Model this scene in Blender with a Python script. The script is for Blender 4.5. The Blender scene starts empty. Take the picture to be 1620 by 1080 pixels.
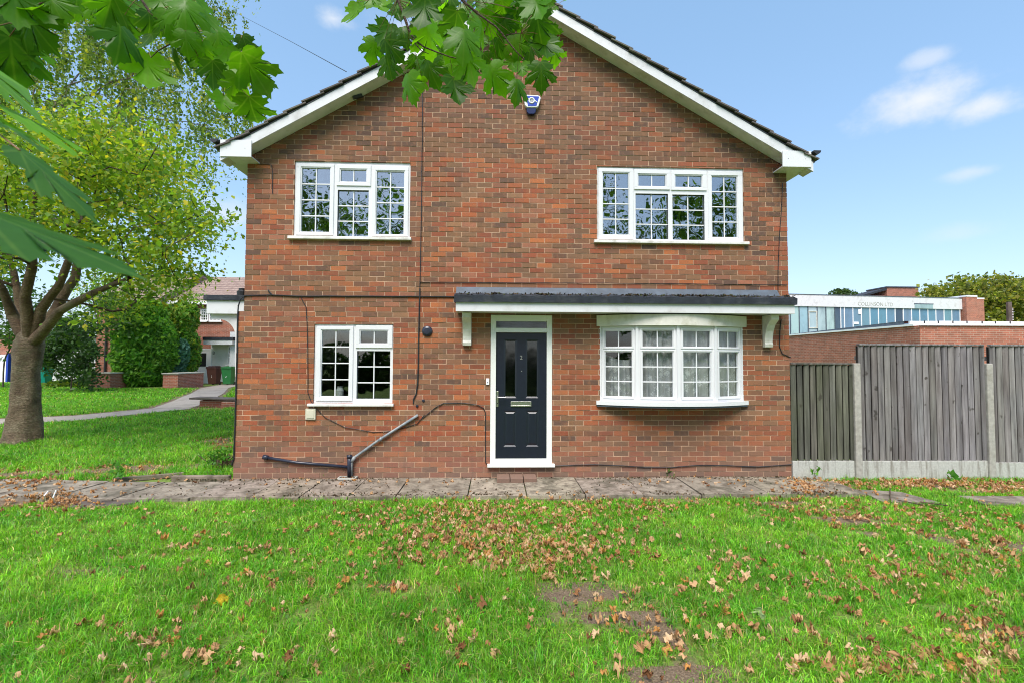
import bpy, math, random
import numpy as np
from mathutils import Vector, Matrix
R_ = math.radians
random.seed(7); rng = np.random.default_rng(7)
sc = bpy.context.scene
COL = sc.collection

# ------------------------------------------------------------------ camera
CAMP = Vector((0, -7.0, 1.72)); FPX = 750.0            # focal length in pixels of a 1620 px wide picture
yaw, pitch, roll = R_(1.9), math.atan(28/750), R_(0.26)
fw = Vector((math.sin(yaw)*math.cos(pitch), math.cos(yaw)*math.cos(pitch), math.sin(pitch)))
r0 = Vector((math.cos(yaw), -math.sin(yaw), 0)); u0 = r0.cross(fw)
RT = r0*math.cos(roll)+u0*math.sin(roll); UP = u0*math.cos(roll)-r0*math.sin(roll)
cam = bpy.data.cameras.new('camera'); camo = bpy.data.objects.new('camera', cam); COL.objects.link(camo)
camo.matrix_world = Matrix(((RT.x, UP.x, -fw.x, CAMP.x), (RT.y, UP.y, -fw.y, CAMP.y), (RT.z, UP.z, -fw.z, CAMP.z), (0, 0, 0, 1)))
cam.sensor_width = 36; cam.sensor_fit = 'HORIZONTAL'; cam.lens = 36*FPX/1620
cam.clip_start = .05; cam.clip_end = 2000
cam.dof.use_dof = True; cam.dof.focus_distance = 7.5; cam.dof.aperture_fstop = 7.1
sc.camera = camo

def ray(px, py): return fw*FPX+RT*(px-810)-UP*(py-540)
def at(px, py, Y=0.0):                                   # photograph point -> point on the plane y = Y
    d = ray(px, py); return CAMP+d*((Y-CAMP.y)/d.y)
def atz(px, py, Z=0.0):
    d = ray(px, py); return CAMP+d*((Z-CAMP.z)/d.z)
def atd(px, py, dist):
    return CAMP+ray(px, py)*(dist/FPX)

# ------------------------------------------------------------------ light
SUN_EL, SUN_AZ = 57, 196        # azimuth clockwise from +Y (the house is at +Y): behind the camera, to the right
sund = Vector((math.sin(R_(SUN_AZ))*math.cos(R_(SUN_EL)), math.cos(R_(SUN_AZ))*math.cos(R_(SUN_EL)), math.sin(R_(SUN_EL))))
sl = bpy.data.lights.new('sun', 'SUN'); sl.energy = 2.6; sl.angle = R_(34); sl.color = (1, .95, .88)
so = bpy.data.objects.new('sun', sl); COL.objects.link(so); so.rotation_euler = sund.to_track_quat('Z', 'Y').to_euler()
so.location = (10, -30, 40)
W = bpy.data.worlds.new('World'); sc.world = W; W.use_nodes = True
wt = W.node_tree; wt.nodes.clear()
def wn(t, **k):
    n = wt.nodes.new(t)
    for a, b in k.items(): setattr(n, a, b)
    return n
def wm(op, a, b=None):
    n = wn('ShaderNodeMath', operation=op)
    for i, x in enumerate((a, b)):
        if x is None: continue
        if isinstance(x, (int, float)): n.inputs[i].default_value = x
        else: wt.links.new(x, n.inputs[i])
    return n.outputs[0]
sky = wn('ShaderNodeTexSky', sky_type='NISHITA', sun_disc=False, sun_elevation=R_(SUN_EL), sun_rotation=R_(SUN_AZ))
sky.air_density = 1.0; sky.dust_density = 1.6; sky.ozone_density = 1.6
tc = wn('ShaderNodeTexCoord')
noi = wn('ShaderNodeTexNoise'); noi.inputs['Scale'].default_value = 11; noi.inputs['Detail'].default_value = 7; noi.inputs['Roughness'].default_value = .6
mp = wn('ShaderNodeMapping'); mp.inputs['Scale'].default_value = (1, 1, 1.35)
wt.links.new(tc.outputs['Generated'], mp.inputs[0]); wt.links.new(mp.outputs[0], noi.inputs['Vector'])
nz = wm('SUBTRACT', noi.outputs[0], .5)
clouds = [(1455, 160, 112, 46, 1.0), (1560, 166, 62, 34, .95), (1470, 92, 44, 18, .55), (1535, 273, 50, 15, .5), (528, 30, 44, 22, .85), (352, 335, 70, 36, .8), (1515, 370, 70, 20, .25), (640, 45, 70, 30, .6)]
acc = None
for (px, py, a, b, s) in clouds:
    c = ray(px, py).normalized(); r = Vector((c.y, -c.x, 0)).normalized(); u = r.cross(c); L = ray(px, py).length
    def dotn(vec, k):
        n = wn('ShaderNodeVectorMath', operation='DOT_PRODUCT'); wt.links.new(tc.outputs['Generated'], n.inputs[0]); n.inputs[1].default_value = vec*k
        return n.outputs['Value']
    uu, vv, cc = dotn(r, L/a), dotn(u, L/b), dotn(c, 1)
    q = wm('SQRT', wm('ADD', wm('MULTIPLY', uu, uu), wm('MULTIPLY', vv, vv)))
    m = wm('ADD', wm('SUBTRACT', .85, q), wm('MULTIPLY', nz, 1.9))
    mr = wn('ShaderNodeMapRange', interpolation_type='SMOOTHSTEP'); wt.links.new(m, mr.inputs[0]); mr.inputs[1].default_value = -.1; mr.inputs[2].default_value = .95
    mr.inputs[4].default_value = s
    m2 = wm('MULTIPLY', mr.outputs[0], wm('GREATER_THAN', cc, 0))
    acc = m2 if acc is None else wm('MAXIMUM', acc, m2)
dim = wn('ShaderNodeMix', data_type='RGBA', blend_type='MULTIPLY'); dim.inputs[0].default_value = 1; wt.links.new(sky.outputs[0], dim.inputs[6]); dim.inputs[7].default_value = (.98, .86, .83, 1)
veil = wn('ShaderNodeMix', data_type='RGBA'); veil.inputs[0].default_value = .28; wt.links.new(dim.outputs[2], veil.inputs[6]); veil.inputs[7].default_value = (1.7, 3.7, 5.7, 1)
mix = wn('ShaderNodeMix', data_type='RGBA'); wt.links.new(acc, mix.inputs[0]); wt.links.new(veil.outputs[2], mix.inputs[6]); mix.inputs[7].default_value = (3.3, 3.5, 3.8, 1)
bg = wn('ShaderNodeBackground'); bg.inputs[1].default_value = .14; wt.links.new(mix.outputs[2], bg.inputs[0])
wo = wn('ShaderNodeOutputWorld'); wt.links.new(bg.outputs[0], wo.inputs[0])
sc.view_settings.view_transform = 'Standard'; sc.view_settings.look = 'None'; sc.view_settings.exposure = .95; sc.view_settings.gamma = 1
sc.cycles.filter_width = 1.0

# ------------------------------------------------------------------ materials
class Mat:
    def __init__(s, name):
        s.m = bpy.data.materials.new(name); s.m.use_nodes = True; s.t = s.m.node_tree; s.t.nodes.clear()
        s.out = s.n('ShaderNodeOutputMaterial')
    def n(s, t, ins=None, **k):
        n = s.t.nodes.new(t)
        for a, b in k.items(): setattr(n, a, b)
        for a, b in (ins or {}).items(): s.set(n.inputs[a], b)
        return n
    def set(s, sock, v):
        if hasattr(v, 'is_output'): s.t.links.new(v, sock)
        else:
            if isinstance(v, tuple) and len(v) == 3 and sock.type == 'RGBA': v = v+(1,)
            sock.default_value = v
    def mix(s, f, a, b, bt='MIX'):
        n = s.n('ShaderNodeMix', data_type='RGBA', blend_type=bt); s.set(n.inputs[0], f); s.set(n.inputs[6], a); s.set(n.inputs[7], b); return n.outputs[2]
    def math(s, op, a, b=0.0, c=None):
        n = s.n('ShaderNodeMath', operation=op); s.set(n.inputs[0], a); s.set(n.inputs[1], b)
        if c is not None: s.set(n.inputs[2], c)
        return n.outputs[0]
    def coord(s, kind='Object'): return s.n('ShaderNodeTexCoord').outputs[kind]
    def noise(s, scale, detail=4, rough=.55, vec=None, sc3=None):
        v = vec if vec is not None else s.n('ShaderNodeNewGeometry').outputs['Position']
        if sc3: v = s.n('ShaderNodeMapping', {0: v, 'Scale': sc3}).outputs[0]
        return s.n('ShaderNodeTexNoise', {'Vector': v, 'Scale': scale, 'Detail': detail, 'Roughness': rough}).outputs[0]
    def ramp(s, f, stops):
        n = s.n('ShaderNodeValToRGB', {0: f}); e = n.color_ramp.elements
        while len(e) < len(stops): e.new(.5)
        for i, (p, c) in enumerate(stops): e[i].position = p; e[i].color = (c if isinstance(c, tuple) else (c, c, c))+(1,)
        return n.outputs[0]
    def bump(s, h, strength=.3, dist=.01):
        return s.n('ShaderNodeBump', {'Height': h, 'Strength': strength, 'Distance': dist}).outputs[0]
    def pbr(s, col, rough=.6, normal=None, **k):
        p = s.n('ShaderNodeBsdfPrincipled', {'Base Color': col, 'Roughness': rough})
        if normal is not None: s.set(p.inputs['Normal'], normal)
        for a, b in k.items(): s.set(p.inputs[a.replace('_', ' ')], b)
        s.t.links.new(p.outputs[0], s.out.inputs[0]); return p
    def attr(s, name='Col'): return s.n('ShaderNodeAttribute', attribute_name=name).outputs['Color']

def simple(name, col, rough=.6, var=.25, scale=8, bump=.15, bd=.004, dirt=None, dscale=1.5, **k):
    m = Mat(name); n = m.noise(scale, 6)
    c2 = tuple(x*(1-var) for x in col); c1 = tuple(min(1, x*(1+var*.5)) for x in col)
    c = m.ramp(n, [(.3, c2), (.7, c1)])
    if dirt:
        d = m.ramp(m.noise(dscale, 8, .65), [(.5, 0.0), (.72, .75)])
        c = m.mix(d, c, dirt)
    m.pbr(c, rough, m.bump(m.noise(scale*8, 5), bump, bd), **k); return m.m
M = {}
def brickmat(name, mul=1.0):
    m = Mat(name); a = m.attr()
    n1 = m.noise(60, 5, .6, sc3=(1, 1, 3)); n2 = m.noise(1.1, 5, .6); n3 = m.noise(14, 4, .6, sc3=(1, 1, .8))
    c = m.mix(m.ramp(n1, [(.36, .55), (.6, 0.0)]), a, (.11, .065, .045))
    c = m.mix(m.ramp(n3, [(.5, 0.0), (.68, .5)]), c, (.32, .14, .065))
    c = m.mix(m.ramp(n2, [(.45, 0.0), (.75, .5)]), c, (.11, .075, .06))
    c = m.mix(m.ramp(m.noise(.45, 3, .5), [(.35, 0.0), (.7, .35)]), c, (.17, .085, .045))
    zz = m.n('ShaderNodeSeparateXYZ', {0: m.n('ShaderNodeNewGeometry').outputs['Position']}).outputs[2]
    c = m.mix(m.math('MULTIPLY', m.ramp(m.math('ADD', zz, m.math('MULTIPLY', n2, .5)), [(.2, .55), (.85, 0.0)]), 1.0), c, (.20, .145, .115))
    if mul != 1: c = m.mix(1.0, c, (mul, mul, mul), 'MULTIPLY')
    st = m.noise(3.0, 5, .6, sc3=(2.4, 1, .22)); c = m.mix(m.ramp(st, [(.56, 0.0), (.72, .38)]), c, (.12, .085, .065))
    m.pbr(c, .85, m.bump(m.noise(150, 6, .65), .55, .004)); return m.m
M['brick'] = brickmat('brick')
M['mortar'] = simple('mortar', (.52, .35, .235), .95, .4, 5, .5, .004)
M['upvc'] = simple('white_upvc', (.70, .71, .73), .32, .03, 3, .02)
M['fascia'] = simple('white_fascia', (.66, .67, .69), .4, .06, 3, .04, dirt=(.44, .43, .42), dscale=3)
M['cream'] = simple('weathered_paint', (.66, .65, .58), .5, .12, 6, .2, dirt=(.38, .37, .26), dscale=5)
M['sill'] = simple('sill_paint', (.74, .73, .70), .5, .1, 9, .1, dirt=(.35, .33, .28), dscale=6)
M['black'] = simple('black_plastic', (.018, .019, .022), .4, .2, 20, .05)
M['navypipe'] = simple('black_pipe', (.022, .026, .045), .3, .25, 8, .05)
M['greypipe'] = simple('grey_pipe', (.22, .25, .27), .4, .35, 14, .1, dirt=(.45, .43, .4), dscale=8)
M['felt'] = simple('roof_felt', (.018, .024, .036), .8, .5, 9, .6, .01, dirt=(.06, .065, .07), dscale=7)
M['lead'] = simple('lead_flashing', (.075, .10, .13), .6, .35, 7, .3, .01, dirt=(.07, .08, .09), dscale=6)
M['tile'] = simple('roof_tile', (.11, .095, .09), .85, .4, 4, .5, .01, dirt=(.19, .19, .13), dscale=3)
M['door'] = simple('navy_door', (.010, .014, .026), .28, .15, 30, .04)
M['doorframe'] = simple('door_frame', (.76, .78, .74), .35, .04, 3, .02)
M['chrome'] = simple('satin_steel', (.62, .61, .58), .28, .1, 20, .05, Metallic=1.0)
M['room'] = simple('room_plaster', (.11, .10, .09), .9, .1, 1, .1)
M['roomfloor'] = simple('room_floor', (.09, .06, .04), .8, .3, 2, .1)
M['concrete'] = simple('concrete', (.42, .41, .36), .9, .22, 5, .5, .006, dirt=(.17, .16, .11), dscale=2.4)
def streak():
    m = Mat('streaked_concrete'); a = m.noise(6, 5, .6, sc3=(2.2, 1, .25)); b = m.noise(40, 5, .6)
    c = m.ramp(b, [(.3, (.36, .36, .33)), (.7, (.52, .52, .48))]); c = m.mix(m.ramp(a, [(.5, 0.0), (.68, .75)]), c, (.15, .13, .10)); m.pbr(c, .9, m.bump(b, .4, .005)); return m.m
M['streakconc'] = streak()
M['concpost'] = simple('concrete_post', (.40, .38, .34), .9, .25, 18, .6, .006, dirt=(.22, .20, .16), dscale=6)
M['beigevent'] = simple('beige_plastic', (.60, .57, .45), .5, .1, 8, .05)
M['blueplastic'] = simple('blue_plastic', (.02, .06, .42), .25, .1, 8, .03)
M['navyplastic'] = simple('navy_plastic', (.006, .014, .07), .2, .1, 8, .03)
M['white'] = simple('white_gloss', (.82, .83, .85), .3, .03, 8, .02)
M['render'] = simple('white_render', (.68, .70, .70), .85, .1, 2, .3, .01, dirt=(.45, .45, .42), dscale=1)
M['letter'] = simple('faded_letter', (.42, .44, .40), .8, .5, 3, .02)

def glassmat(name, f=.34, tint=(.86, .9, .88), rough=0.0, wav=.28):
    m = Mat(name)
    b = m.bump(m.noise(2.3, 2), wav, .02)
    t = m.n('ShaderNodeBsdfTransparent', {0: tint+(1,)}); g = m.n('ShaderNodeBsdfGlossy', {0: (.92, .97, 1.0, 1), 'Roughness': rough, 'Normal': b})
    ge = m.n('ShaderNodeNewGeometry'); dt = m.n('ShaderNodeVectorMath', {0: ge.outputs['Incoming'], 1: ge.outputs['Normal']}, operation='DOT_PRODUCT').outputs['Value']
    fr = m.math('POWER', m.math('SUBTRACT', 1.0, m.math('ABSOLUTE', dt)), 5.0)
    fac = m.math('MINIMUM', m.math('ADD', m.math('MULTIPLY', fr, .9), f), 1.0)
    x = m.n('ShaderNodeMixShader', {0: fac, 1: t.outputs[0], 2: g.outputs[0]}); m.t.links.new(x.outputs[0], m.out.inputs[0]); return m.m
M['glass'] = glassmat('window_glass', .27, (.7, .75, .73))
M['glassbay'] = glassmat('bay_glass', .04, (.93, .95, .95))
M['glasslow'] = glassmat('lower_glass', .08)
M['glassdoor'] = glassmat('door_glass', .07, (.2, .25, .27), .1)
M['glassfar'] = glassmat('far_glass', .2, (.3, .35, .4))
M['gpanel'] = None
# bark
def barkmat(name, c1, c2, sc3=(1, 1, .35), scale=9):
    m = Mat(name); n = m.noise(scale, 6, .62, sc3=sc3); n2 = m.noise(2.2, 4, .6)
    c = m.ramp(n, [(.32, c1), (.68, c2)]); c = m.mix(m.ramp(n2, [(.5, 0.0), (.75, .6)]), c, (.12, .14, .07))
    c = m.mix(1.0, c, m.attr(), 'MULTIPLY'); m.pbr(c, .85, m.bump(m.math('ADD', n, m.noise(40, 4, .6, sc3=(1, 1, 2.5))), .9, .03)); return m.m
def cherrymat():
    m = Mat('cherry_bark'); n = m.noise(3.5, 5, .6, sc3=(1, 1, 1.6)); ln = m.noise(5, 3, .5, sc3=(.8, .8, 7)); f = m.noise(28, 5, .6, sc3=(1, 1, 2))
    c = m.ramp(n, [(.3, (.10, .06, .035)), (.5, (.21, .15, .09)), (.72, (.33, .27, .18))]); c = m.mix(m.ramp(ln, [(.66, 0.0), (.72, .6)]), c, (.09, .04, .025)); c = m.mix(m.ramp(f, [(.42, .7), (.6, 0.0)]), c, (.09, .06, .035)); c = m.mix(m.ramp(m.noise(2.0, 4, .6), [(.55, 0.0), (.7, .5)]), c, (.17, .18, .10))
    c = m.mix(1.0, c, m.attr(), 'MULTIPLY'); m.pbr(c, .75, m.bump(m.math('ADD', m.math('MULTIPLY', ln, -.3), m.math('MULTIPLY', f, .9)), 1.0, .045)); return m.m
M['cherrybark'] = cherrymat()
M['bark'] = barkmat('tree_bark', (.07, .055, .04), (.22, .18, .13))
M['birchbark'] = barkmat('birch_bark', (.14, .12, .10), (.52, .48, .40), (1, 1, 2.5), 6)
M['twig'] = barkmat('twig_bark', (.05, .03, .02), (.14, .08, .05))
def leafmat(name, tr=.45, gloss=.35, tmul=(1.15, 1.45, .35), veins=False, spec=.35):
    m = Mat(name); a = m.attr(); c = a
    nrm = None
    if veins:
        uv = m.n('ShaderNodeUVMap').outputs[0]; sp = m.n('ShaderNodeSeparateXYZ', {0: uv}); u = m.math('ABSOLUTE', sp.outputs[0]); v = sp.outputs[1]
        best = None
        for ang in (0, 42, 88):
            ca, sa = math.cos(R_(ang)), math.sin(R_(ang))
            d = m.math('ABSOLUTE', m.math('SUBTRACT', m.math('MULTIPLY', u, ca), m.math('MULTIPLY', v, sa)))
            d = m.math('ADD', d, m.math('MULTIPLY', m.math('LESS_THAN', m.math('ADD', m.math('MULTIPLY', u, sa), m.math('MULTIPLY', v, ca)), 0.0), 1.0))
            best = d if best is None else m.math('MINIMUM', best, d)
        vein = m.ramp(best, [(.008, 1.0), (.03, 0.0)])
        c = m.mix(m.math('MULTIPLY', vein, .35), c, (.18, .30, .06))
        c = m.mix(m.ramp(m.noise(35, 4), [(.4, .3), (.65, 0.0)]), c, m.mix(1.0, a, (.55, .6, .5), 'MULTIPLY'))
        nrm = m.bump(m.math('ADD', m.math('MULTIPLY', vein, -.08), m.noise(25, 3)), .2, .002)
    ins = {'Base Color': c, 'Roughness': gloss, 'Specular IOR Level': spec}
    if nrm: ins['Normal'] = nrm
    p = m.n('ShaderNodeBsdfPrincipled', ins)
    t = m.n('ShaderNodeBsdfTranslucent', {0: m.mix(1.0, c, tmul, 'MULTIPLY')})
    x = m.n('ShaderNodeMixShader', {0: tr, 1: p.outputs[0], 2: t.outputs[0]}); m.t.links.new(x.outputs[0], m.out.inputs[0]); return m.m
M['leaf'] = leafmat('leaves', .45, .5, (1.5, 1.6, .6), spec=.25)
M['mapleleaf'] = leafmat('maple_leaves', .6, .36, (1.9, 2.0, .4), True)
M['grass'] = leafmat('grass_blades', .4, .38, (1.5, 1.6, .6), spec=.4)
M['dryleaf'] = leafmat('dry_leaves', .2, .7, (1.3, 1.0, .7), spec=.15)
# weathered boards
def woodmat(name, cols, moss):
    m = Mat(name); a = m.attr()
    g = m.noise(22, 6, .6, sc3=(1, 1, .06)); n2 = m.noise(3, 5, .6, sc3=(1, 1, .4)); kn = m.noise(9, 2, .5, sc3=(1, 1, .7))
    c = m.mix(1.0, m.ramp(g, [(.3, cols[0]), (.7, cols[1])]), a, 'MULTIPLY')
    c = m.mix(m.ramp(kn, [(.66, 0.0), (.72, .85)]), c, (.03, .025, .02))
    c = m.mix(m.ramp(n2, [(.42, 0.0), (.7, moss[1])]), c, moss[0])
    m.pbr(c, .85, m.bump(g, .5, .006)); return m.m
M['board'] = woodmat('grey_boards', ((.08, .076, .08), (.31, .30, .305)), ((.12, .085, .06), .3))
M['mossboard'] = woodmat('mossy_boards', ((.04, .039, .034), (.17, .163, .145)), ((.065, .075, .03), .5))
# ground
def groundmat():
    m = Mat('soil_and_turf'); g = m.attr('Col')
    n = m.noise(9, 8, .65); n2 = m.noise(70, 5, .7)
    soil = m.ramp(n2, [(.25, (.055, .035, .022)), (.5, (.17, .118, .072)), (.75, (.36, .27, .18))])
    turf = m.ramp(m.noise(40, 6, .7), [(.3, (.08, .13, .02)), (.7, (.22, .32, .05))])
    sep = m.n('ShaderNodeSeparateColor', {0: g}).outputs[0]
    f = m.ramp(m.math('ADD', sep, m.math('MULTIPLY', m.math('SUBTRACT', n, .5), .9)), [(.35, 0.0), (.6, 1.0)])
    m.pbr(m.mix(f, soil, turf), .95, m.bump(n2, .8, .02)); return m.m
M['ground'] = groundmat()
def pavemat(name, base=(.27, .245, .21), moss=.6):
    m = Mat(name); a = m.attr(); n = m.noise(1.8, 8, .7); n2 = m.noise(120, 4, .7); n3 = m.noise(5, 7, .7)
    c = m.mix(1.0, m.ramp(n2, [(.3, tuple(x*.75 for x in base)), (.7, tuple(x*1.2 for x in base))]), a, 'MULTIPLY')
    c = m.mix(m.ramp(n3, [(.44, 0.0), (.62, moss)]), c, (.10, .078, .055))
    c = m.mix(m.ramp(n, [(.5, 0.0), (.62, .7)]), c, (.055, .05, .03))
    m.pbr(c, .92, m.bump(m.math('ADD', n2, m.math('MULTIPLY', n3, 2.0)), .5, .008)); return m.m
M['slab'] = pavemat('paving_slab', (.33, .285, .23), .85); M['darkslab'] = pavemat('dark_slab', (.12, .10, .09), .7)
M['path'] = simple('tarmac_path', (.37, .32, .27), .9, .2, 30, .4, .01, dirt=(.17, .15, .12), dscale=2)
M['rooffar'] = None
def tilefar():
    m = Mat('far_roof_tiles'); pos = m.n('ShaderNodeNewGeometry').outputs['Position']; sp = m.n('ShaderNodeSeparateXYZ', {0: pos})
    z = sp.outputs[2]; fz = m.math('FRACT', m.math('MULTIPLY', z, 1/.17)); line = m.ramp(fz, [(.0, 1.0), (.22, 0.0), (.9, 0.0), (1.0, 1.0)])
    fx = m.math('FRACT', m.math('MULTIPLY', sp.outputs[0], 3.3)); lx = m.ramp(fx, [(0.0, .6), (.15, 0.0), (1.0, 0.0)])
    c = m.ramp(m.noise(5, 5), [(.3, (.19, .125, .10)), (.7, (.34, .25, .205))])
    c = m.mix(m.math('MAXIMUM', line, lx), c, (.09, .055, .05))
    m.pbr(c, .85, m.bump(m.math('SUBTRACT', 1.0, line), .8, .03)); return m.m
M['rooffar'] = tilefar()
def brickfar(name, sc=1.0, mul=1.0):
    m = Mat(name); pos = m.n('ShaderNodeNewGeometry').outputs['Position']; sp = m.n('ShaderNodeSeparateXYZ', {0: pos})
    v = m.n('ShaderNodeCombineXYZ', {0: m.math('ADD', sp.outputs[0], sp.outputs[1]), 1: sp.outputs[2]})
    b = m.n('ShaderNodeTexBrick', {'Vector': v.outputs[0], 'Color1': (.40*mul, .13*mul, .08*mul, 1), 'Color2': (.25*mul, .08*mul, .05*mul, 1), 'Mortar': (.45, .34, .27, 1), 'Scale': 1.0,
        'Mortar Size': .006, 'Brick Width': .225, 'Row Height': .075, 'Bias': -.1, 'Mortar Smooth': .2})
    c = m.mix(m.ramp(m.noise(3, 6), [(.4, 0.0), (.7, .4)]), b.outputs[0], (.17, .09, .06))
    m.pbr(c, .88, m.bump(b.outputs[1], -.4, .006)); return m.m
M['brickfar'] = brickfar('far_brick'); M['brickred'] = brickfar('red_brick', 1, 1.1)
def panelmat():
    m = Mat('painted_glass_panel'); a = m.attr()
    n = m.noise(1.3, 7, .65, sc3=(1, 1, .35)); c = m.mix(m.ramp(n, [(.5, 0.0), (.7, .55)]), a, (.10, .15, .18))
    m.pbr(c, .35, m.bump(n, .1, .01)); return m.m
M['gpanel'] = panelmat()
def curtainmat():
    m = Mat('net_curtain'); uv = m.coord('Object'); sp = m.n('ShaderNodeSeparateXYZ', {0: m.n('ShaderNodeNewGeometry').outputs['Position']})
    vo = m.n('ShaderNodeTexVoronoi', {'Vector': m.n('ShaderNodeNewGeometry').outputs['Position'], 'Scale': 8.5}); d = vo.outputs['Distance']
    pet = m.noise(55, 3); fl = m.ramp(m.math('ADD', d, m.math('MULTIPLY', m.math('SUBTRACT', pet, .5), 1.6)), [(.18, 1.0), (.42, 0.0)])
    low = m.ramp(m.math('MULTIPLY', m.math('SUBTRACT', 2.1, sp.outputs[2]), .9), [(.15, .25), (.9, 1.0)])
    op = m.math('ADD', .5, m.math('MULTIPLY', m.math('MULTIPLY', fl, low), .5))
    dif = m.n('ShaderNodeBsdfDiffuse', {0: (.85, .86, .85, 1)}); tr = m.n('ShaderNodeBsdfTranslucent', {0: (.5, .5, .5, 1)})
    a = m.n('ShaderNodeMixShader', {0: .25, 1: dif.outputs[0], 2: tr.outputs[0]}); t = m.n('ShaderNodeBsdfTransparent')
    x = m.n('ShaderNodeMixShader', {0: op, 1: t.outputs[0], 2: a.outputs[0]}); m.t.links.new(x.outputs[0], m.out.inputs[0]); return m.m
M['curtain'] = curtainmat()

# ------------------------------------------------------------------ mesh builder
class MB:
    def __init__(s, T=None): s.v = []; s.f = []; s.mi = []; s.c = []; s.T = T; s.mats = []
    def _m(s, mat):
        if mat not in s.mats: s.mats.append(mat)
        return s.mats.index(mat)
    def add(s, vs, fs, mat, col=(1, 1, 1)):
        o = len(s.v)
        for p in vs:
            p = Vector(p); s.v.append(tuple(s.T @ p) if s.T else tuple(p))
        k = s._m(mat)
        for f in fs: s.f.append(tuple(i+o for i in f)); s.mi.append(k); s.c.append(col)
    def box(s, x0, x1, y0, y1, z0, z1, mat, col=(1, 1, 1), rot=None):
        vs = [(x, y, z) for z in (z0, z1) for y in (y0, y1) for x in (x0, x1)]
        if rot: c = Vector(((x0+x1)/2, (y0+y1)/2, (z0+z1)/2)); vs = [tuple(rot @ (Vector(p)-c)+c) for p in vs]
        s.add(vs, [(0, 2, 3, 1), (4, 5, 7, 6), (0, 1, 5, 4), (2, 6, 7, 3), (0, 4, 6, 2), (1, 3, 7, 5)], mat, col)
    def prism(s, poly, y0, y1, mat, col=(1, 1, 1), caps=True):      # poly in (x,z), counter-clockwise seen from the front (-y)
        n = len(poly); vs = [(p[0], y0, p[1]) for p in poly]+[(p[0], y1, p[1]) for p in poly]
        fs = [tuple(range(n)), tuple(range(2*n-1, n-1, -1))]+[(i, i+n, (i+1) % n+n, (i+1) % n) for i in range(n)]
        s.add(vs, fs, mat, col)
    def tube(s, pts, r, mat, n=8, col=(1, 1, 1), cap=True):
        pts = [Vector(p) for p in pts]; rs = r if isinstance(r, (list, tuple)) else [r]*len(pts); vs = []; prev = None
        for i, p in enumerate(pts):
            d = (pts[min(i+1, len(pts)-1)]-pts[max(i-1, 0)]).normalized()
            if prev is None: a = d.orthogonal().normalized()
            else: a = (prev-d*prev.dot(d)).normalized()
            prev = a; b = d.cross(a)
            for k in range(n): t = 2*math.pi*k/n; vs.append(p+(a*math.cos(t)+b*math.sin(t))*rs[i])
        fs = [(i*n+k, i*n+(k+1) % n, (i+1)*n+(k+1) % n, (i+1)*n+k) for i in range(len(pts)-1) for k in range(n)]
        if cap: fs += [tuple(range(n-1, -1, -1)), tuple((len(pts)-1)*n+k for k in range(n))]
        s.add(vs, fs, mat, col)
    def lathe(s, c, axis, prof, mat, n=20, col=(1, 1, 1)):
        axis = Vector(axis).normalized(); a = axis.orthogonal().normalized(); b = axis.cross(a); vs = []; m = len(prof)
        for h, r in prof:
            for k in range(n): t = 2*math.pi*k/n; vs.append(Vector(c)+axis*h+(a*math.cos(t)+b*math.sin(t))*r)
        fs = [(i*n+k, i*n+(k+1) % n, (i+1)*n+(k+1) % n, (i+1)*n+k) for i in range(m-1) for k in range(n)]
        fs += [tuple(range(n-1, -1, -1)), tuple((m-1)*n+k for k in range(n))]
        s.add(vs, fs, mat, col)
    def build(s, name, parent=None, bevel=0, smooth=False, thing=None):
        me = bpy.data.meshes.new(name); me.from_pydata(s.v, [], s.f)
        for k in s.mats: me.materials.append(M[k])
        me.polygons.foreach_set('material_index', s.mi)
        ca = me.color_attributes.new('Col', 'FLOAT_COLOR', 'CORNER')
        arr = np.repeat(np.array([c+(1,) for c in s.c], dtype=np.float32), [len(f) for f in s.f], axis=0); ca.data.foreach_set('color', arr.ravel())
        if smooth: me.polygons.foreach_set('use_smooth', [True]*len(s.f))
        me.update(); return link(name, me, parent, bevel, thing)
def worldloc(o):
    l = Vector((0, 0, 0))
    while o is not None: l = l+o.location; o = o.parent
    return l
def link(name, me, parent=None, bevel=0, thing=None):
    o = bpy.data.objects.new(name, me); COL.objects.link(o)
    if parent is not None: o.parent = parent; o.location = -worldloc(parent)
    elif thing is not None:
        co = np.empty(len(me.vertices)*3); me.vertices.foreach_get('co', co); co = co.reshape(-1, 3)
        b = np.array([(co[:, 0].min()+co[:, 0].max())/2, (co[:, 1].min()+co[:, 1].max())/2, co[:, 2].min()]); me.vertices.foreach_set('co', (co-b).ravel()); o.location = b; me.update()
    if bevel:
        md = o.modifiers.new('bevel', 'BEVEL'); md.width = bevel; md.segments = 2; md.limit_method = 'ANGLE'
    if thing: tag(o, *thing)
    return o
def tag(o, label, cat, group=None):
    o['label'] = label; o['category'] = cat
    if group: o['group'] = group
    return o
def thing(name, loc, label, cat, group=None):
    o = bpy.data.objects.new(name, None); COL.objects.link(o); o.location = loc; o.empty_display_size = .2
    return tag(o, label, cat, group)
def structure(o): o['kind'] = 'structure'; return o
def stuff(o): o['kind'] = 'stuff'; return o
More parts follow.
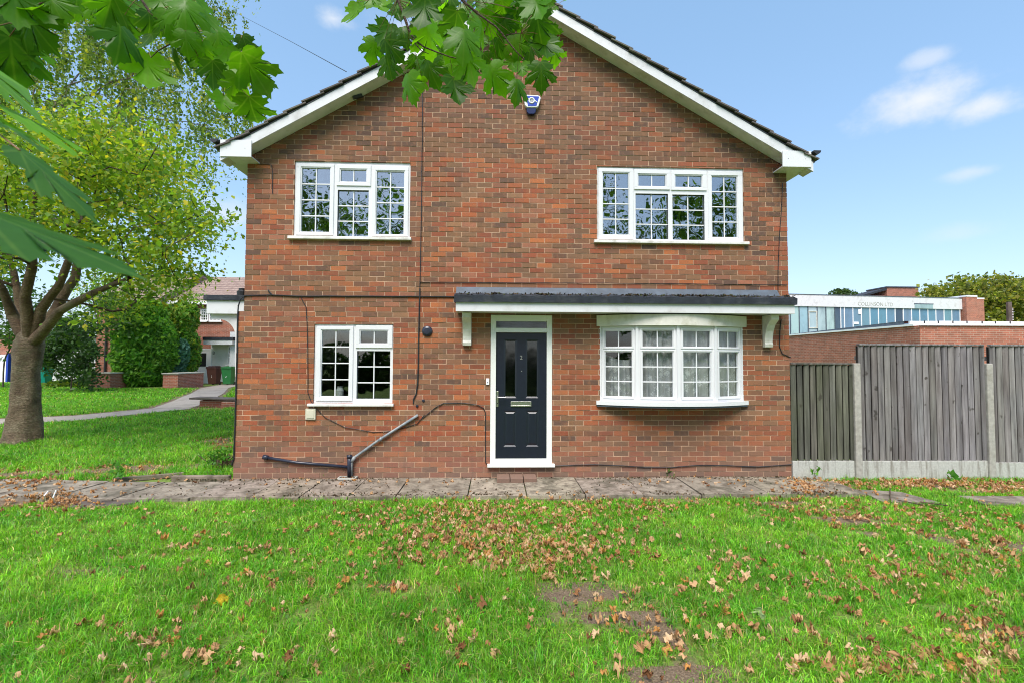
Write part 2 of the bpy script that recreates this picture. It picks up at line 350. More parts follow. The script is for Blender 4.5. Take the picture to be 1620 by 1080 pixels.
def npmesh(name, V, F, cols, mat, uv=None):                 # V (n,3), F (m,k) all same k, cols per face (m,3)
    me = bpy.data.meshes.new(name); m, k = F.shape
    me.vertices.add(len(V)); me.vertices.foreach_set('co', V.astype(np.float32).ravel())
    me.loops.add(m*k); me.loops.foreach_set('vertex_index', F.astype(np.int32).ravel())
    me.polygons.add(m); me.polygons.foreach_set('loop_start', np.arange(0, m*k, k, dtype=np.int32))
    me.materials.append(M[mat]); ca = me.color_attributes.new('Col', 'FLOAT_COLOR', 'CORNER')
    c4 = np.ones((m*k, 4), np.float32); c4[:, :3] = np.repeat(cols, k, axis=0); ca.data.foreach_set('color', c4.ravel())
    if uv is not None:
        ul = me.uv_layers.new(name='UVMap'); ul.data.foreach_set('uv', uv[F.ravel()].astype(np.float32).ravel())
    me.update(calc_edges=True); me.validate(); return me

# value noise in numpy
_g = rng.random((256, 256))
def vnoise(x, y, s=1.0, o=3, seed=0):
    t = 0; a = 1; n = 0
    for k in range(o):
        X = (x*s*2**k+seed*17.3) % 256; Y = (y*s*2**k+seed*9.1) % 256; i = X.astype(int); j = Y.astype(int); fx = X-i; fy = Y-j; fx = fx*fx*(3-2*fx); fy = fy*fy*(3-2*fy)
        i1 = (i+1) % 256; j1 = (j+1) % 256; i %= 256; j %= 256
        t = t+a*((_g[i, j]*(1-fx)+_g[i1, j]*fx)*(1-fy)+(_g[i, j1]*(1-fx)+_g[i1, j1]*fx)*fy); n += a; a *= .5
    return t/n

# ------------------------------------------------------------------ ground
def ghe(x, y):
    x = np.asarray(x, float); y = np.asarray(y, float)
    h = -.055+.22*np.clip((y-2)/10, 0, 1)*np.clip((-x-2)/4, 0, 1)
    h = h+.03*(vnoise(x+80, y+80, .6, 2)-.5)*np.clip((-y-.9)/1, 0, 1)
    return h
BARE = []          # (x, y, rx, ry, strength)
def bare(px, py, rx, ry, s=1.0, ang=0): p = atz(px, py, -.05); BARE.append((p.x, p.y, rx, ry, s, ang))
bare(950, 940, .34, .22); bare(1010, 975, .40, .22); bare(1060, 1010, .26, .28); bare(1085, 1065, .25, .25, 1); bare(1130, 935, .3, .15, .6)
bare(620, 925, .2, .1, .7); bare(690, 935, .22, .1, .6); bare(150, 908, .22, .12, .7)
bare(1290, 805, .5, .12, 1, -.2); bare(1340, 822, .4, .14, 1, -.3); bare(1430, 845, .35, .12, .9, -.3); bare(1250, 795, .6, .10, 1); bare(1590, 865, .4, .25, .7); bare(1575, 1000, .25, .2, .7)
bare(900, 790, .6, .06, .8); bare(700, 788, 1.0, .05, .6); bare(1100, 792, .9, .07, .7); bare(400, 788, .8, .05, .5)
bare(180, 744, 1.2, .3, 1); bare(40, 748, 1.2, .3, 1); bare(270, 738, .6, .4, 1); bare(330, 652, 1.6, .7, .9); bare(20, 790, 1.2, .35, 1); bare(60, 790, .9, .25, 1); bare(150, 795, .8, .3, 1); bare(300, 655, 1.5, .35, .7)
bare(1400, 768, 1.4, .15, .8); bare(1580, 775, 1.2, .15, .7); bare(350, 700, .35, .5, .9)
def baref(x, y):
    b = np.zeros_like(x)
    wob = (vnoise(x+50, y+50, 3.0, 3, 2)-.5)*1.5
    for (bx, by, rx, ry, s, a) in BARE:
        dx, dy = x-bx, y-by; u = dx*math.cos(a)+dy*math.sin(a); v = -dx*math.sin(a)+dy*math.cos(a)
        q = 1-np.sqrt((u/rx)**2+(v/ry)**2)*.8+wob*1.6
        b = np.maximum(b, np.clip(q*1.3, 0, 1)*s)
    b = np.maximum(b, np.where(x < -3, np.clip((.92-pathd(x, y))/.2+wob*.5, 0, .9), 0))
    return b
# path on the left lawn (centre line) and its test
PATH = [(-40, 3.2), (-18, 4.4), (-14.2, 5.3), (-11.6, 6.5), (-10.4, 8.6), (-11.2, 11), (-12.6, 14.2), (-14.5, 18.0), (-15.6, 21.8)]
def pathd(x, y):
    d = np.full_like(x, 99.)
    for (ax, ay), (bx, by) in zip(PATH[:-1], PATH[1:]):
        t = np.clip(((x-ax)*(bx-ax)+(y-ay)*(by-ay))/((bx-ax)**2+(by-ay)**2), 0, 1); d = np.minimum(d, np.hypot(x-ax-t*(bx-ax), y-ay-t*(by-ay)))
    return d
def grid(x0, x1, y0, y1, s):
    xs = np.arange(x0, x1+1e-6, s); ys = np.arange(y0, y1+1e-6, s); X, Y = np.meshgrid(xs, ys); return xs, ys, X, Y
def ground():
    xs = np.concatenate([np.array([-400, -150, -80, -50]), np.arange(-34, -15, 1.0), np.arange(-15, 12, .15), np.arange(12, 30, 1.5), np.array([40, 60, 100, 200, 400])])
    ys = np.concatenate([np.array([-400, -120, -60, -30]), np.arange(-20, -7.5, 1.0), np.arange(-7.5, 9, .15), np.arange(9, 30, 1.0), np.array([35, 45, 60, 100, 200, 400])])
    X, Y = np.meshgrid(xs, ys); Z = ghe(X, Y); V = np.stack([X.ravel(), Y.ravel(), Z.ravel()], 1); nx = len(xs)
    i = np.arange(len(ys)-1)[:, None]*nx+np.arange(nx-1)[None]; i = i.ravel(); F = np.stack([i, i+1, i+1+nx, i+nx], 1)
    cx = V[F].mean(1); b = 1-baref(cx[:, 0], cx[:, 1]); b = np.where(pathd(cx[:, 0], cx[:, 1]) < .85, 0.1, b)
    me = npmesh('lawn', V, F, np.stack([b*1.0, b, b], 1), 'ground'); me.polygons.foreach_set('use_smooth', [True]*len(F))
    structure(link('lawn', me))
ground()
# path
mb = MB(); L = []
for i, (x, y) in enumerate(PATH):
    a = Vector(PATH[max(i-1, 0)]); b = Vector(PATH[min(i+1, len(PATH)-1)]); d = (b-a).normalized(); nn = Vector((-d.y, d.x)); w = .62
    L.append(((x+nn.x*w, y+nn.y*w), (x-nn.x*w, y-nn.y*w)))
for (a, b), (c, d) in zip(L[:-1], L[1:]):
    n = 8
    for k in range(n):
        def lp(p, q, t): return (p[0]+(q[0]-p[0])*t, p[1]+(q[1]-p[1])*t)
        q = [lp(a, c, k/n), lp(b, d, k/n), lp(b, d, (k+1)/n), lp(a, c, (k+1)/n)]
        vs = [(x, y, float(ghe(np.array([x]), np.array([y]))[0])+.012) for x, y in q]; mb.add(vs, [(0, 1, 2, 3)], 'path')
structure(mb.build('path'))
# paving along the house: slabs with open joints, one structure
mb = MB()
def slab(x0, x1, y0, y1, z=0.0, mat='slab', sk=0, dz=0):
    t = random.uniform(.82, 1.12); g = .007; c = (t, t*random.uniform(.96, 1.02), t*random.uniform(.9, 1.0)); z += random.uniform(-.005, .004)
    a, b = random.uniform(-.004, .004), random.uniform(-.004, .004)
    top = [(x0+g+sk*0, y0+g, z+a), (x1-g, y0+g, z+b), (x1-g+sk, y1-g, z-a), (x0+g+sk, y1-g, z-b)]
    mb.add(top+[(p[0], p[1], z-.055) for p in top], [(0, 1, 2, 3), (0, 4, 5, 1), (1, 5, 6, 2), (2, 6, 7, 3), (3, 7, 4, 0)], mat, c)
x = -3.8
while x < 4.1:
    w = random.choice([.6, .75, .9]); slab(x, min(x+w, 4.45), -.93+random.uniform(-.02, .02), -.02); x += w
slab(4.15, 4.85, -.9, -.28, -.004)
# slabs running on to the left past the corner
px0 = [(-3.8, -.93), (-4.7, -.95), (-5.5, -.9), (-6.3, -.82), (-7.1, -.75), (-7.9, -.72), (-8.8, -.75), (-9.8, -.8)]
for (xa, ya), (xb, yb) in zip(px0[:-1], px0[1:]):
    t = random.uniform(.75, 1.1); z = random.uniform(-.018, -.004); top = [(xb+.01, yb, z), (xa-.01, ya, z), (xa-.01+.1, ya+.8, z+.004), (xb+.01+.1, yb+.8, z)]
    mb.add(top+[(p[0], p[1], z-.06) for p in top], [(0, 1, 2, 3), (0, 4, 5, 1), (1, 5, 6, 2), (3, 2, 6, 7)], 'slab', (t, t, t*.97))
# stepping slabs by the fence
for q in ([(1355, 773), (1395, 792), (1488, 794), (1425, 777)], [(1515, 783), (1560, 797), (1660, 800), (1640, 784)]):
    top = [atz(a, b, -.022) for a, b in q]; top = [top[1], top[2], top[3], top[0]]
    mb.add([tuple(p) for p in top]+[(p.x, p.y, -.08) for p in top], [(0, 1, 2, 3), (0, 4, 5, 1), (1, 5, 6, 2), (3, 2, 6, 7), (0, 3, 7, 4)], 'slab', (.8, .8, .8))
structure(mb.build('paving', bevel=.004))
mb = MB()
for q in ([(108, 802), (135, 788), (212, 782), (160, 800)], [(140, 803), (175, 785), (222, 783), (215, 794)]):
    top = [atz(a, b, -.03) for a, b in q]
    mb.add([tuple(p) for p in top]+[(p.x, p.y, -.08) for p in top], [(0, 1, 2, 3), (0, 4, 5, 1), (1, 5, 6, 2), (2, 6, 7, 3), (3, 7, 4, 0)], 'darkslab', (.9, .85, .85))
o = mb.build('sunken_slabs', thing=('dark weathered slabs half sunk in fallen leaves beside the paving', 'paving slab'))
mb = MB(); mb.box(-4.6, -3.8, -.05, .03, -.05, .045, 'slab', (.8, .75, .7)); mb.box(-5.45, -4.62, .12, .18, -.05, .015, 'slab', (.7, .7, .6), rot=Matrix.Rotation(R_(24), 3, 'Z'))
mb.build('kerb_edging', bevel=.008, thing=('low concrete edging at the left corner of the house', 'edging'))

# ------------------------------------------------------------------ the brick house
XL, XLL, XR = -3.67, -3.765, 4.415; CX, APEX, SL = .37, 6.99, .578
house = thing('brick_house', (CX, 3.5, 0), 'red brown brick gable end house with navy door, bow window and white fascias', 'house')
WUL = (-2.99, -1.29, 3.50, 4.63); WUR = (1.505, 3.75, 3.50, 4.63); WLL = (-2.655, -1.51, 1.07, 2.22)
DOOR = (-.085, .83, .155, 2.375); BAY = (1.54, 3.70, 1.11, 2.37)
def clip_poly(poly, a, b, c):                               # keep a*x+b*z<=c
    out = []
    for i in range(len(poly)):
        p, q = poly[i], poly[(i+1) % len(poly)]; dp = a*p[0]+b*p[1]-c; dq = a*q[0]+b*q[1]-c
        if dp <= 0: out.append(p)
        if dp*dq < 0: t = dp/(dp-dq); out.append((p[0]+(q[0]-p[0])*t, p[1]+(q[1]-p[1])*t))
    return out
def subtract(r, h):                                         # r minus hole, both (x0,x1,z0,z1)
    x0, x1, z0, z1 = r; a0, a1, c0, c1 = h
    if a0 >= x1 or a1 <= x0 or c0 >= z1 or c1 <= z0: return [r]
    o = []
    if x0 < a0: o.append((x0, a0, z0, z1))
    if a1 < x1: o.append((a1, x1, z0, z1))
    m0, m1 = max(x0, a0), min(x1, a1)
    if z0 < c0: o.append((m0, m1, z0, c0))
    if c1 < z1: o.append((m0, m1, c1, z1))
    return o
PAL = [((.48, .115, .032), 5.5), ((.58, .165, .045), 2.4), ((.39, .085, .030), 4.5), ((.33, .135, .058), 4.5), ((.27, .135, .062), 3.5), ((.22, .095, .050), 2.6), ((.13, .068, .045), .9), ((.38, .19, .09), 1.6), ((.44, .16, .085), 2)]
def brickcol(z, x=0):
    w = [b for a, b in PAL]
    if z > 4.6: w = [3.4, .8, 3, 4, 4, 4.5, 1.9, .8, 1]
    elif z < 2.3: w = [6, 3.5, 5, 4.5, 2.4, 2, .9, 1.6, 1.5]
    if x > 3.7 and z > 2.5: w = [3, .8, 3, 2, 2, 5, 4, .6, 2]  # more dark bricks high on the right: lens vignetting put into the colour
    c = random.choices([a for a, b in PAL], w)[0]; k = random.uniform(.66, .98)*(.84 if z > 4.7 else 1.0); return tuple(v*k for v in c)
def brickwall(mb, T, x0, x1, z0, z1, holes, gable=False, y0=0.0, ph=.0, left=None):
    old = mb.T; mb.T = T; n = int((z1-z0)/.075)+1
    for k in range(n):
        za = z0+k*.075+.0; zb = za+.0645; xs = x0 if (left is None or za > 2.36) else left
        x = xs-(.1125 if k % 2 else 0)-ph
        while x < x1:
            xa, xb = max(x, xs), min(x+.2145, x1); x += .225
            if xb-xa < .02: continue
            rects = [(xa, xb, za, min(zb, z1))]
            for h in holes: rects = [q for r in rects for q in subtract(r, h)]
            col = brickcol(za, xa); d = random.uniform(-.0045, .0015)
            for r in rects:
                if r[1]-r[0] < .006 or r[3]-r[2] < .006: continue
                j = [random.uniform(-.0012, .0012) for _ in range(4)]
                poly = [(r[0]+j[0], r[2]+j[1]), (r[1]+j[2], r[2]+j[1]), (r[1]+j[2], r[3]+j[3]), (r[0]+j[0], r[3]+j[3])]
                if gable:
                    poly = clip_poly(poly, SL, 1, APEX+.02+SL*CX); poly = clip_poly(poly, -SL, 1, APEX+.02-SL*CX) if poly else poly
                if len(poly) >= 3: mb.prism(poly, y0+d, y0+.03, 'brick', col)
    # mortar backing
    step = [(xs_, xe, zs, ze) for (xs_, xe, zs, ze) in ([(x0, x1, z0, z1)] if left is None else [(left, x1, z0, 2.36), (x0, x1, 2.36, z1)])]
    for h in holes: step = [q for r in step for q in subtract(r, h)]
    for r in step:
        poly = [(r[0]+.001, r[2]), (r[1]-.001, r[2]), (r[1]-.001, r[3]), (r[0]+.001, r[3])]
        if gable: poly = clip_poly(poly, SL, 1, APEX+SL*CX); poly = clip_poly(poly, -SL, 1, APEX-SL*CX) if poly else poly
        if len(poly) >= 3: mb.prism(poly, y0+.0035, y0+.22, 'mortar')
    mb.T = old
HOLES = [WUL, WUR, WLL, DOOR, (BAY[0], BAY[1], BAY[2], BAY[3])]
mb = MB(); brickwall(mb, None, XL, XR, -.07, APEX, HOLES, True, left=XLL)
mb.build('wall', house)
DEP = 8.0
mb = MB()
TLm = Matrix(((0, 1, 0, XLL+.002), (-1, 0, 0, DEP), (0, 0, 1, 0), (0, 0, 0, 1)))    # faces -x : local x -> -y
brickwall(mb, TLm, 0, DEP-.035, -.07, 2.36, [])
TLu = Matrix(((0, 1, 0, XL+.002), (-1, 0, 0, DEP), (0, 0, 1, 0), (0, 0, 0, 1)))
brickwall(mb, TLu, 0, DEP-.035, 2.405, 4.7, [])
TR = Matrix(((0, -1, 0, XR-.002), (1, 0, 0, 0), (0, 0, 1, 0), (0, 0, 0, 1)))
brickwall(mb, TR, .035, DEP, -.07, 4.7, [])
mb.prism([(XL, -.05), (XR, -.05), (XR, 4.7), (CX, 6.95), (XL, 4.7)], DEP-.2, DEP, 'mortar')
mb.build('side_wall', house)
# inside
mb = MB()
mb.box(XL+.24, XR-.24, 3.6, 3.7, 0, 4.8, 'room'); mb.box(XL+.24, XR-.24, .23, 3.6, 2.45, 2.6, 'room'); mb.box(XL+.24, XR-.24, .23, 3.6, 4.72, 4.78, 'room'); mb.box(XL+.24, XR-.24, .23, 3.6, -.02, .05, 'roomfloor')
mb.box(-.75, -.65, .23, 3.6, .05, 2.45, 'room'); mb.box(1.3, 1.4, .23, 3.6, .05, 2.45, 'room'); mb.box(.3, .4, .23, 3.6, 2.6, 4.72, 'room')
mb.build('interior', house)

def framepart(mb, o, g, y0, y1, mat, T=None):               # rectangular frame from outer rect o to opening g
    mb.box(o[0], o[1], y0, y1, o[2], g[2], mat); mb.box(o[0], o[1], y0, y1, g[3], o[3], mat)
    mb.box(o[0], g[0], y0, y1, g[2], g[3], mat); mb.box(g[1], o[1], y0, y1, g[2], g[3], mat)
def sash(win, s, g, bars, T=None, mat='upvc', glass='glass', proud=True, yb=0.0, nm='sash'):
    """s outer rect of the sash, g glass rect; bars=(cols,rows)"""
    y0 = yb+(.006 if proud else .024); f = MB(T); e = .014
    if s is not None:
        framepart(f, s, (g[0]-e, g[1]+e, g[2]-e, g[3]+e), y0, yb+.06, mat)
    framepart(f, (g[0]-e, g[1]+e, g[2]-e, g[3]+e), g, y0+.009, yb+.058, mat)
    c, r = bars; b = .0085
    zs = [g[2]+(g[3]-g[2])*j/r for j in range(r+1)]
    for j in range(1, r): f.box(g[0], g[1], y0+.022, y0+.031, zs[j]-b, zs[j]+b, mat)
    for i in range(1, c):
        x = g[0]+(g[1]-g[0])*i/c
        for j in range(r): f.box(x-b, x+b, y0+.023, y0+.030, zs[j]+(b if j else 0), zs[j+1]-(b if j < r-1 else 0), mat)
    so_ = f.build('sash' if s is not None else 'glazing_bars', win, bevel=.0025)
    p = MB(T); p.box(g[0]-.003, g[1]+.003, y0+.033, y0+.037, g[2]-.003, g[3]+.003, glass); p.build('pane', win)
def mapper(W_, zx0, zx1, zy0, zy1):                         # zoom coordinates of the frame -> wall coordinates
    def m(a, b, c, d):
        fx = (W_[1]-W_[0])/(zx1-zx0); fz = (W_[3]-W_[2])/(zy1-zy0)
        return (W_[0]+(a-zx0)*fx, W_[0]+(b-zx0)*fx, W_[3]-(d-zy0)*fz, W_[3]-(c-zy0)*fz)
    return m
def window(W_, name_sill, mps, items, glass, fixed=()):
    f = MB()
    # outer frame and mullions fill everything not covered by the lights
    rs = [(W_[0]+.004, W_[1]-.004, W_[2], W_[3]-.004)]
    for s, g, b in items: rs = [q for r in rs for q in subtract(r, s if s else g)]
    for r in rs: f.box(r[0], r[1], .022, .085, r[2], r[3], 'upvc')
    w = f.build('window', house)
    for s, g, b in items: sash(w, s, g, b, glass=glass, proud=s is not None, yb=0)
    s = MB(); a = name_sill; s.box(a[0], a[1], -.055, .06, a[2], a[3], 'sill'); s.build('sill', w, bevel=.005)
    return w
m = mapper(WUL, 580, 1380, 450, 968)
window(WUL, (-3.05, -1.26, 3.457, 3.499), m, [(m(595, 850, 468, 955), m(628, 822, 495, 932), (2, 4)), (m(868, 1104, 470, 614), m(895, 1072, 503, 585), (2, 1)), (None, m(876, 1090, 642, 960), (2, 3)), (m(1114, 1366, 474, 958), m(1145, 1335, 510, 942), (2, 4))], 'glass')
m = mapper(WUR, 130, 1390, 125, 768)
window(WUR, (1.45, 3.80, 3.457, 3.499), m, [(m(143, 438, 140, 756), m(182, 400, 178, 712), (2, 4)), (m(448, 754, 145, 318), m(485, 718, 188, 287), (2, 1)), (m(766, 1071, 148, 320), m(803, 1031, 190, 290), (2, 1)), (None, m(460, 740, 352, 748), (2, 3)), (None, m(777, 1054, 356, 750), (2, 3)), (m(1083, 1380, 150, 765), m(1118, 1334, 192, 722), (2, 4))], 'glass')
m = mapper(WLL, 357, 745, 284, 665)
window(WLL, (-2.72, -1.485, 1.032, 1.069), m, [(m(369, 547, 295, 652), m(393, 527, 315, 630), (2, 4)), (m(560, 740, 290, 397), m(582, 715, 316, 375), (2, 1)), (None, m(566, 730, 412, 643), (2, 3))], 'glasslow')
# something pale on the inside sill of the lower left window
mb = MB(); p = (-2.42, .45); mb.lathe((p[0], p[1], 1.07), (0, 0, 1), [(0, .05), (.02, .06), (.16, .06), (.2, .04), (.22, .045)], 'white', 14); mb.build('jug', thing=('pale jug standing behind the lower left window', 'jug'))

# bow window
NX = [(1.54, 0), (2.04, -.2), (2.62, -.27), (3.20, -.2), (3.70, 0)]
def facet(i):
    a, b = Vector(NX[i]+(0,)), Vector(NX[i+1]+(0,)); d = (b-a); L_ = d.length; d.normalize(); n = Vector((-d.y, d.x, 0))
    return Matrix(((d.x, n.x, 0, a.x), (d.y, n.y, 0, a.y), (0, 0, 1, 0), (0, 0, 0, 1))), L_
bf = MB(); todo = []
for i in range(4):
    T, L_ = facet(i)
    f = bf; bf.T = T; e = .014
    A, B = (.045, L_-.045, 1.885, 2.175), (.045, L_-.045, 1.155, 1.865)
    rs = [(e, L_-e, 1.12, 2.21)]
    for h in (A, B): rs = [q for r in rs for q in subtract(r, h)]
    for r in rs: f.box(r[0], r[1], .018, .075, r[2], r[3], 'upvc')
    f.box(-.02, .02, .0, .09, 1.12, 2.21, 'upvc')
    if i == 3: f.box(L_-.02, L_+.02, 0, .09, 1.12, 2.21, 'upvc')
    for S_, g, b in ((A, (A[0]+.035, A[1]-.035, A[2]+.03, A[3]-.035), (2, 1)), (B, (B[0]+.035, B[1]-.035, B[2]+.035, B[3]-.03), (2, 3))): todo.append((T, S_, g, b))
bay = bf.build('bow_window', house, bevel=.002)
for T, S_, g, b in todo: sash(bay, S_, g, b, T=T, glass='glassbay')
def bowstrip(name, off0, z0, z1, mat, ext=.05, back=.1, bev=.004):
    s = MB(); pts = [Vector(p) for p in NX]; out = []
    for i, p in enumerate(pts):
        d = (pts[min(i+1, 4)]-pts[max(i-1, 0)]).normalized(); out.append(p+Vector((d.y, -d.x))*off0)
    out[0] = Vector((NX[0][0]-ext, -off0*.6-.004)); out[4] = Vector((NX[4][0]+ext, -off0*.6-.004))
    # smooth curve through
    sm = []
    for i in range(4):
        for k in range(5):
            t = k/5; p0 = out[max(i-1, 0)]; p1 = out[i]; p2 = out[i+1]; p3 = out[min(i+2, 4)]
            sm.append(.5*((2*p1)+(-p0+p2)*t+(2*p0-5*p1+4*p2-p3)*t*t+(-p0+3*p1-3*p2+p3)*t**3))
    sm.append(out[4]); n = len(sm)
    vs = [(p.x, p.y, z0) for p in sm]+[(p.x, p.y, z1) for p in sm]+[(sm[-1].x, back, z) for z in (z0, z1)]+[(sm[0].x, back, z) for z in (z0, z1)]
    fs = [(i, i+1, n+i+1, n+i) for i in range(n-1)]+[(n-1, 2*n, 2*n+1, 2*n-1), (2*n+2, 0, n, 2*n+3), tuple(range(n-1, -1, -1))+(2*n+2, 2*n), tuple(range(n, 2*n))+(2*n+1, 2*n+3)]
    s.add(vs, fs, mat); return s.build(name, bay, bevel=0)
bowstrip('sill', .055, 1.062, 1.118, 'upvc', .06)
bowstrip('sill_underside', .035, 1.035, 1.0615, 'lead', .05)
bowstrip('head_board', .035, 2.212, 2.372, 'cream', .05)
# lintel closing of the bow underside is the sill; curtains behind
def curtain(pts, z0, z1, amp, fr, label, drape=0):
    V = []; n = 220; m_ = 26; P_ = [Vector(p) for p in pts]; L_ = [0]
    for a, b in zip(P_[:-1], P_[1:]): L_.append(L_[-1]+(b-a).length)
    for i in range(n+1):
        s_ = L_[-1]*i/n
        for k in range(len(P_)-1):
            if s_ <= L_[k+1]+1e-9: break
        t = (s_-L_[k])/(L_[k+1]-L_[k]); p = P_[k].lerp(P_[k+1], t)
        for j in range(m_+1):
            z = z0+(z1-z0)*j/m_; w = amp*math.sin(s_*fr+1.3*math.sin(s_*3.1)+.5*math.sin(z*2))*(1.1-.3*j/m_)+amp*.4*math.sin(s_*fr*2.3+z*1.5)
            zz = z-drape*max(0, math.sin(s_*5))*j/m_
            V.append((p.x, p.y+w, zz))
    F = [(i*(m_+1)+j, (i+1)*(m_+1)+j, (i+1)*(m_+1)+j+1, i*(m_+1)+j+1) for i in range(n) for j in range(m_)]
    s = MB(); s.add(V, F, 'curtain'); return s.build('net_curtain', smooth=True, thing=(label, 'curtain'))
curtain([(2.10, -.085), (2.62, -.155), (3.18, -.085), (3.62, .09)], 1.13, 2.2, .022, 36, 'white patterned net curtain across the right of the bow window')
curtain([(1.60, .10), (1.85, .0), (2.06, -.07)], 1.13, 1.84, .03, 30, 'bunched lower net curtain in the leftmost light of the bow window', .12)

# door
x0, x1, z0, z1 = DOOR; f = MB()
gx0, gx1 = x0+.082, x1-.082; mapz = lambda py: float(at(824, py).z)
f.box(x0+.003, gx0, -.004, .09, .20, 2.37, 'doorframe'); f.box(gx1, x1-.003, -.004, .09, .20, 2.37, 'doorframe')
ztl0, ztl1 = mapz(519), mapz(508.5)
f.box(gx0, gx1, -.004, .09, ztl1, 2.37, 'doorframe'); f.box(gx0, gx1, -.004, .09, mapz(526), ztl0, 'doorframe'); f.box(gx0, gx1, -.002, .09, .20, mapz(725), 'doorframe')
fr = f.build('door_frame', house, bevel=.004)
f = MB(); f.box(gx0-.002, gx1+.002, .03, .04, ztl0-.002, ztl1+.002, 'glassdoor'); f.build('toplight_pane', fr)
f = MB(); f.box(x0-.035, x1+.035, -.07, .05, .155, .199, 'doorframe'); f.build('threshold', fr, bevel=.006)
# leaf with moulded panels
lz0, lz1 = mapz(724.5), mapz(526.5); lx0, lx1 = gx0+.004, gx1-.004
def dx(zx): return lx0+(zx-62)/(390-62)*(lx1-lx0)
def dz(zy): return lz1-(zy-152)/(970-152)*(lz1-lz0)
panels = [(dx(113), dx(195), dz(578), dz(196)), (dx(255), dx(338), dz(578), dz(196)), (dx(112), dx(195), dz(896), dz(660)), (dx(258), dx(340), dz(896), dz(660))]
rs = [(lx0, lx1, lz0, lz1)]
for h in panels: rs = [q for r in rs for q in subtract(r, h)]
f = MB()
for r in rs: f.box(r[0], r[1], .022, .06, r[2], r[3], 'door')
for k, (a, b, c_, e) in enumerate(panels):                   # bevelled moulding into the panel
    t, yy = .024, .034
    vs = [(a, .022, c_), (b, .022, c_), (b, .022, e), (a, .022, e), (a+t, yy, c_+t), (b-t, yy, c_+t), (b-t, yy, e-t), (a+t, yy, e-t)]
    f.add(vs, [(0, 1, 5, 4), (1, 2, 6, 5), (2, 3, 7, 6), (3, 0, 4, 7)], 'door')
    if k >= 2:
        t2 = .045; vs = [(a+t, yy, c_+t), (b-t, yy, c_+t), (b-t, yy, e-t), (a+t, yy, e-t), (a+t2, .021, c_+t2+.01), (b-t2, .021, c_+t2+.01), (b-t2, .021, e-t2), (a+t2, .021, e-t2)]
        f.add(vs, [(0, 1, 5, 4), (1, 2, 6, 5), (2, 3, 7, 6), (3, 0, 4, 7), (4, 5, 6, 7)], 'door')
d = f.build('front_door', house)
for a, b, c_, e in panels[:2]:
    f = MB(); f.box(a+.02, b-.02, .033, .037, c_+.02, e-.02, 'glassdoor'); f.build('door_pane', d)
f = MB(); hx = dx(71); f.box(hx-.014, hx+.014, .008, .022, dz(635), dz(532), 'chrome'); f.tube([(hx, .008, dz(572)), (hx, -.03, dz(572)), (hx+.02, -.035, dz(572)), (hx+.12, -.035, dz(572))], .009, 'chrome', 8)
f.lathe((hx, .009, dz(612)), (0, -1, 0), [(0, .01), (.004, .01)], 'black', 10); f.build('door_handle', d, bevel=.002)
f = MB(); a, b, c_, e = dx(158), dx(292), dz(634), dz(599); framepart(f, (a, b, c_, e), (a+.02, b-.02, c_+.02, e-.02), .008, .022, 'chrome'); f.box(a+.022, b-.022, .013, .021, c_+.022, e-.022, 'chrome'); f.build('letter_box', d, bevel=.002)
f = MB(); f.lathe((dx(228), .022, dz(402)), (0, -1, 0), [(0, .008), (.005, .007), (.006, .003)], 'chrome', 12); f.build('spyhole', d)
def text(s, size, loc, mat, name, parent=None, ext=.002, rot=(math.pi/2, 0, 0), align='CENTER', label=None, cat=None):
    c = bpy.data.curves.new(name, 'FONT'); c.body = s; c.size = size; c.extrude = ext; c.align_x = align; c.align_y = 'CENTER'
    o = bpy.data.objects.new(name, c); COL.objects.link(o); dg = bpy.context.evaluated_depsgraph_get(); me = bpy.data.meshes.new_from_object(o.evaluated_get(dg)); bpy.data.objects.remove(o)
    me.materials.clear(); me.materials.append(M[mat]); me.transform(Matrix.Translation(loc) @ Matrix.Rotation(rot[2], 4, 'Z') @ Matrix.Rotation(rot[0], 4, 'X')); return link(name, me, parent)
text('2', .085, Vector((dx(225), .018, dz(314))), 'chrome', 'door_number', d)
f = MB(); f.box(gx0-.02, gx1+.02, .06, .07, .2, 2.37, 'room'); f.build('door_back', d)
# brick step below the door
mb = MB()
for i in range(3): mb.box(.02+i*.19, .2+i*.19, -.30, -.03, -.03, .055, 'brick', (.22, .10, .06))
mb.build('door_step', bevel=.006, thing=('low brown brick step on the paving under the navy door', 'step'))

# canopy over door and bow window
cz0, cz1 = 2.385, 2.525; CXL, CXR = -.572, 4.29
can = MB(); can.box(CXL, CXR, -.34, -.316, cz0, cz1+.02, 'fascia'); can.box(CXL, CXL+.02, -.315, -.003, cz0+.002, cz1+.02, 'fascia'); can.box(CXR-.02, CXR, -.315, .15, cz0+.002, cz1+.02, 'fascia')
can.box(CXL+.021, CXR-.021, -.315, -.003, cz0+.006, cz0+.02, 'fascia')
canopy = can.build('canopy', house, bevel=.003)
s = MB(); n = 160; vs = []; e0 = -.37
for i in range(n+1):
    x_ = CXL-.02+(CXR+.04-CXL)*i/n; w = .006*math.sin(i*.7)+random.uniform(-.003, .003)
    vs += [(x_, e0, cz1-.012), (x_, e0-.004+w*.3, cz1+.085+w), (x_, e0+.04, cz1+.105+w), (x_, -.006, cz1+.165+w*.5), (x_, -.006, cz1)]
fs = []
for i in range(n):
    for k in range(5): fs.append((i*5+k, (i+1)*5+k, (i+1)*5+(k+1) % 5, i*5+(k+1) % 5))
fs += [(0, 1, 2, 3, 4), tuple(n*5+k for k in (4, 3, 2, 1, 0))]
s.add(vs, fs, 'felt'); s.build('felt_roof', canopy)
s = MB(); xx = CXL-.02
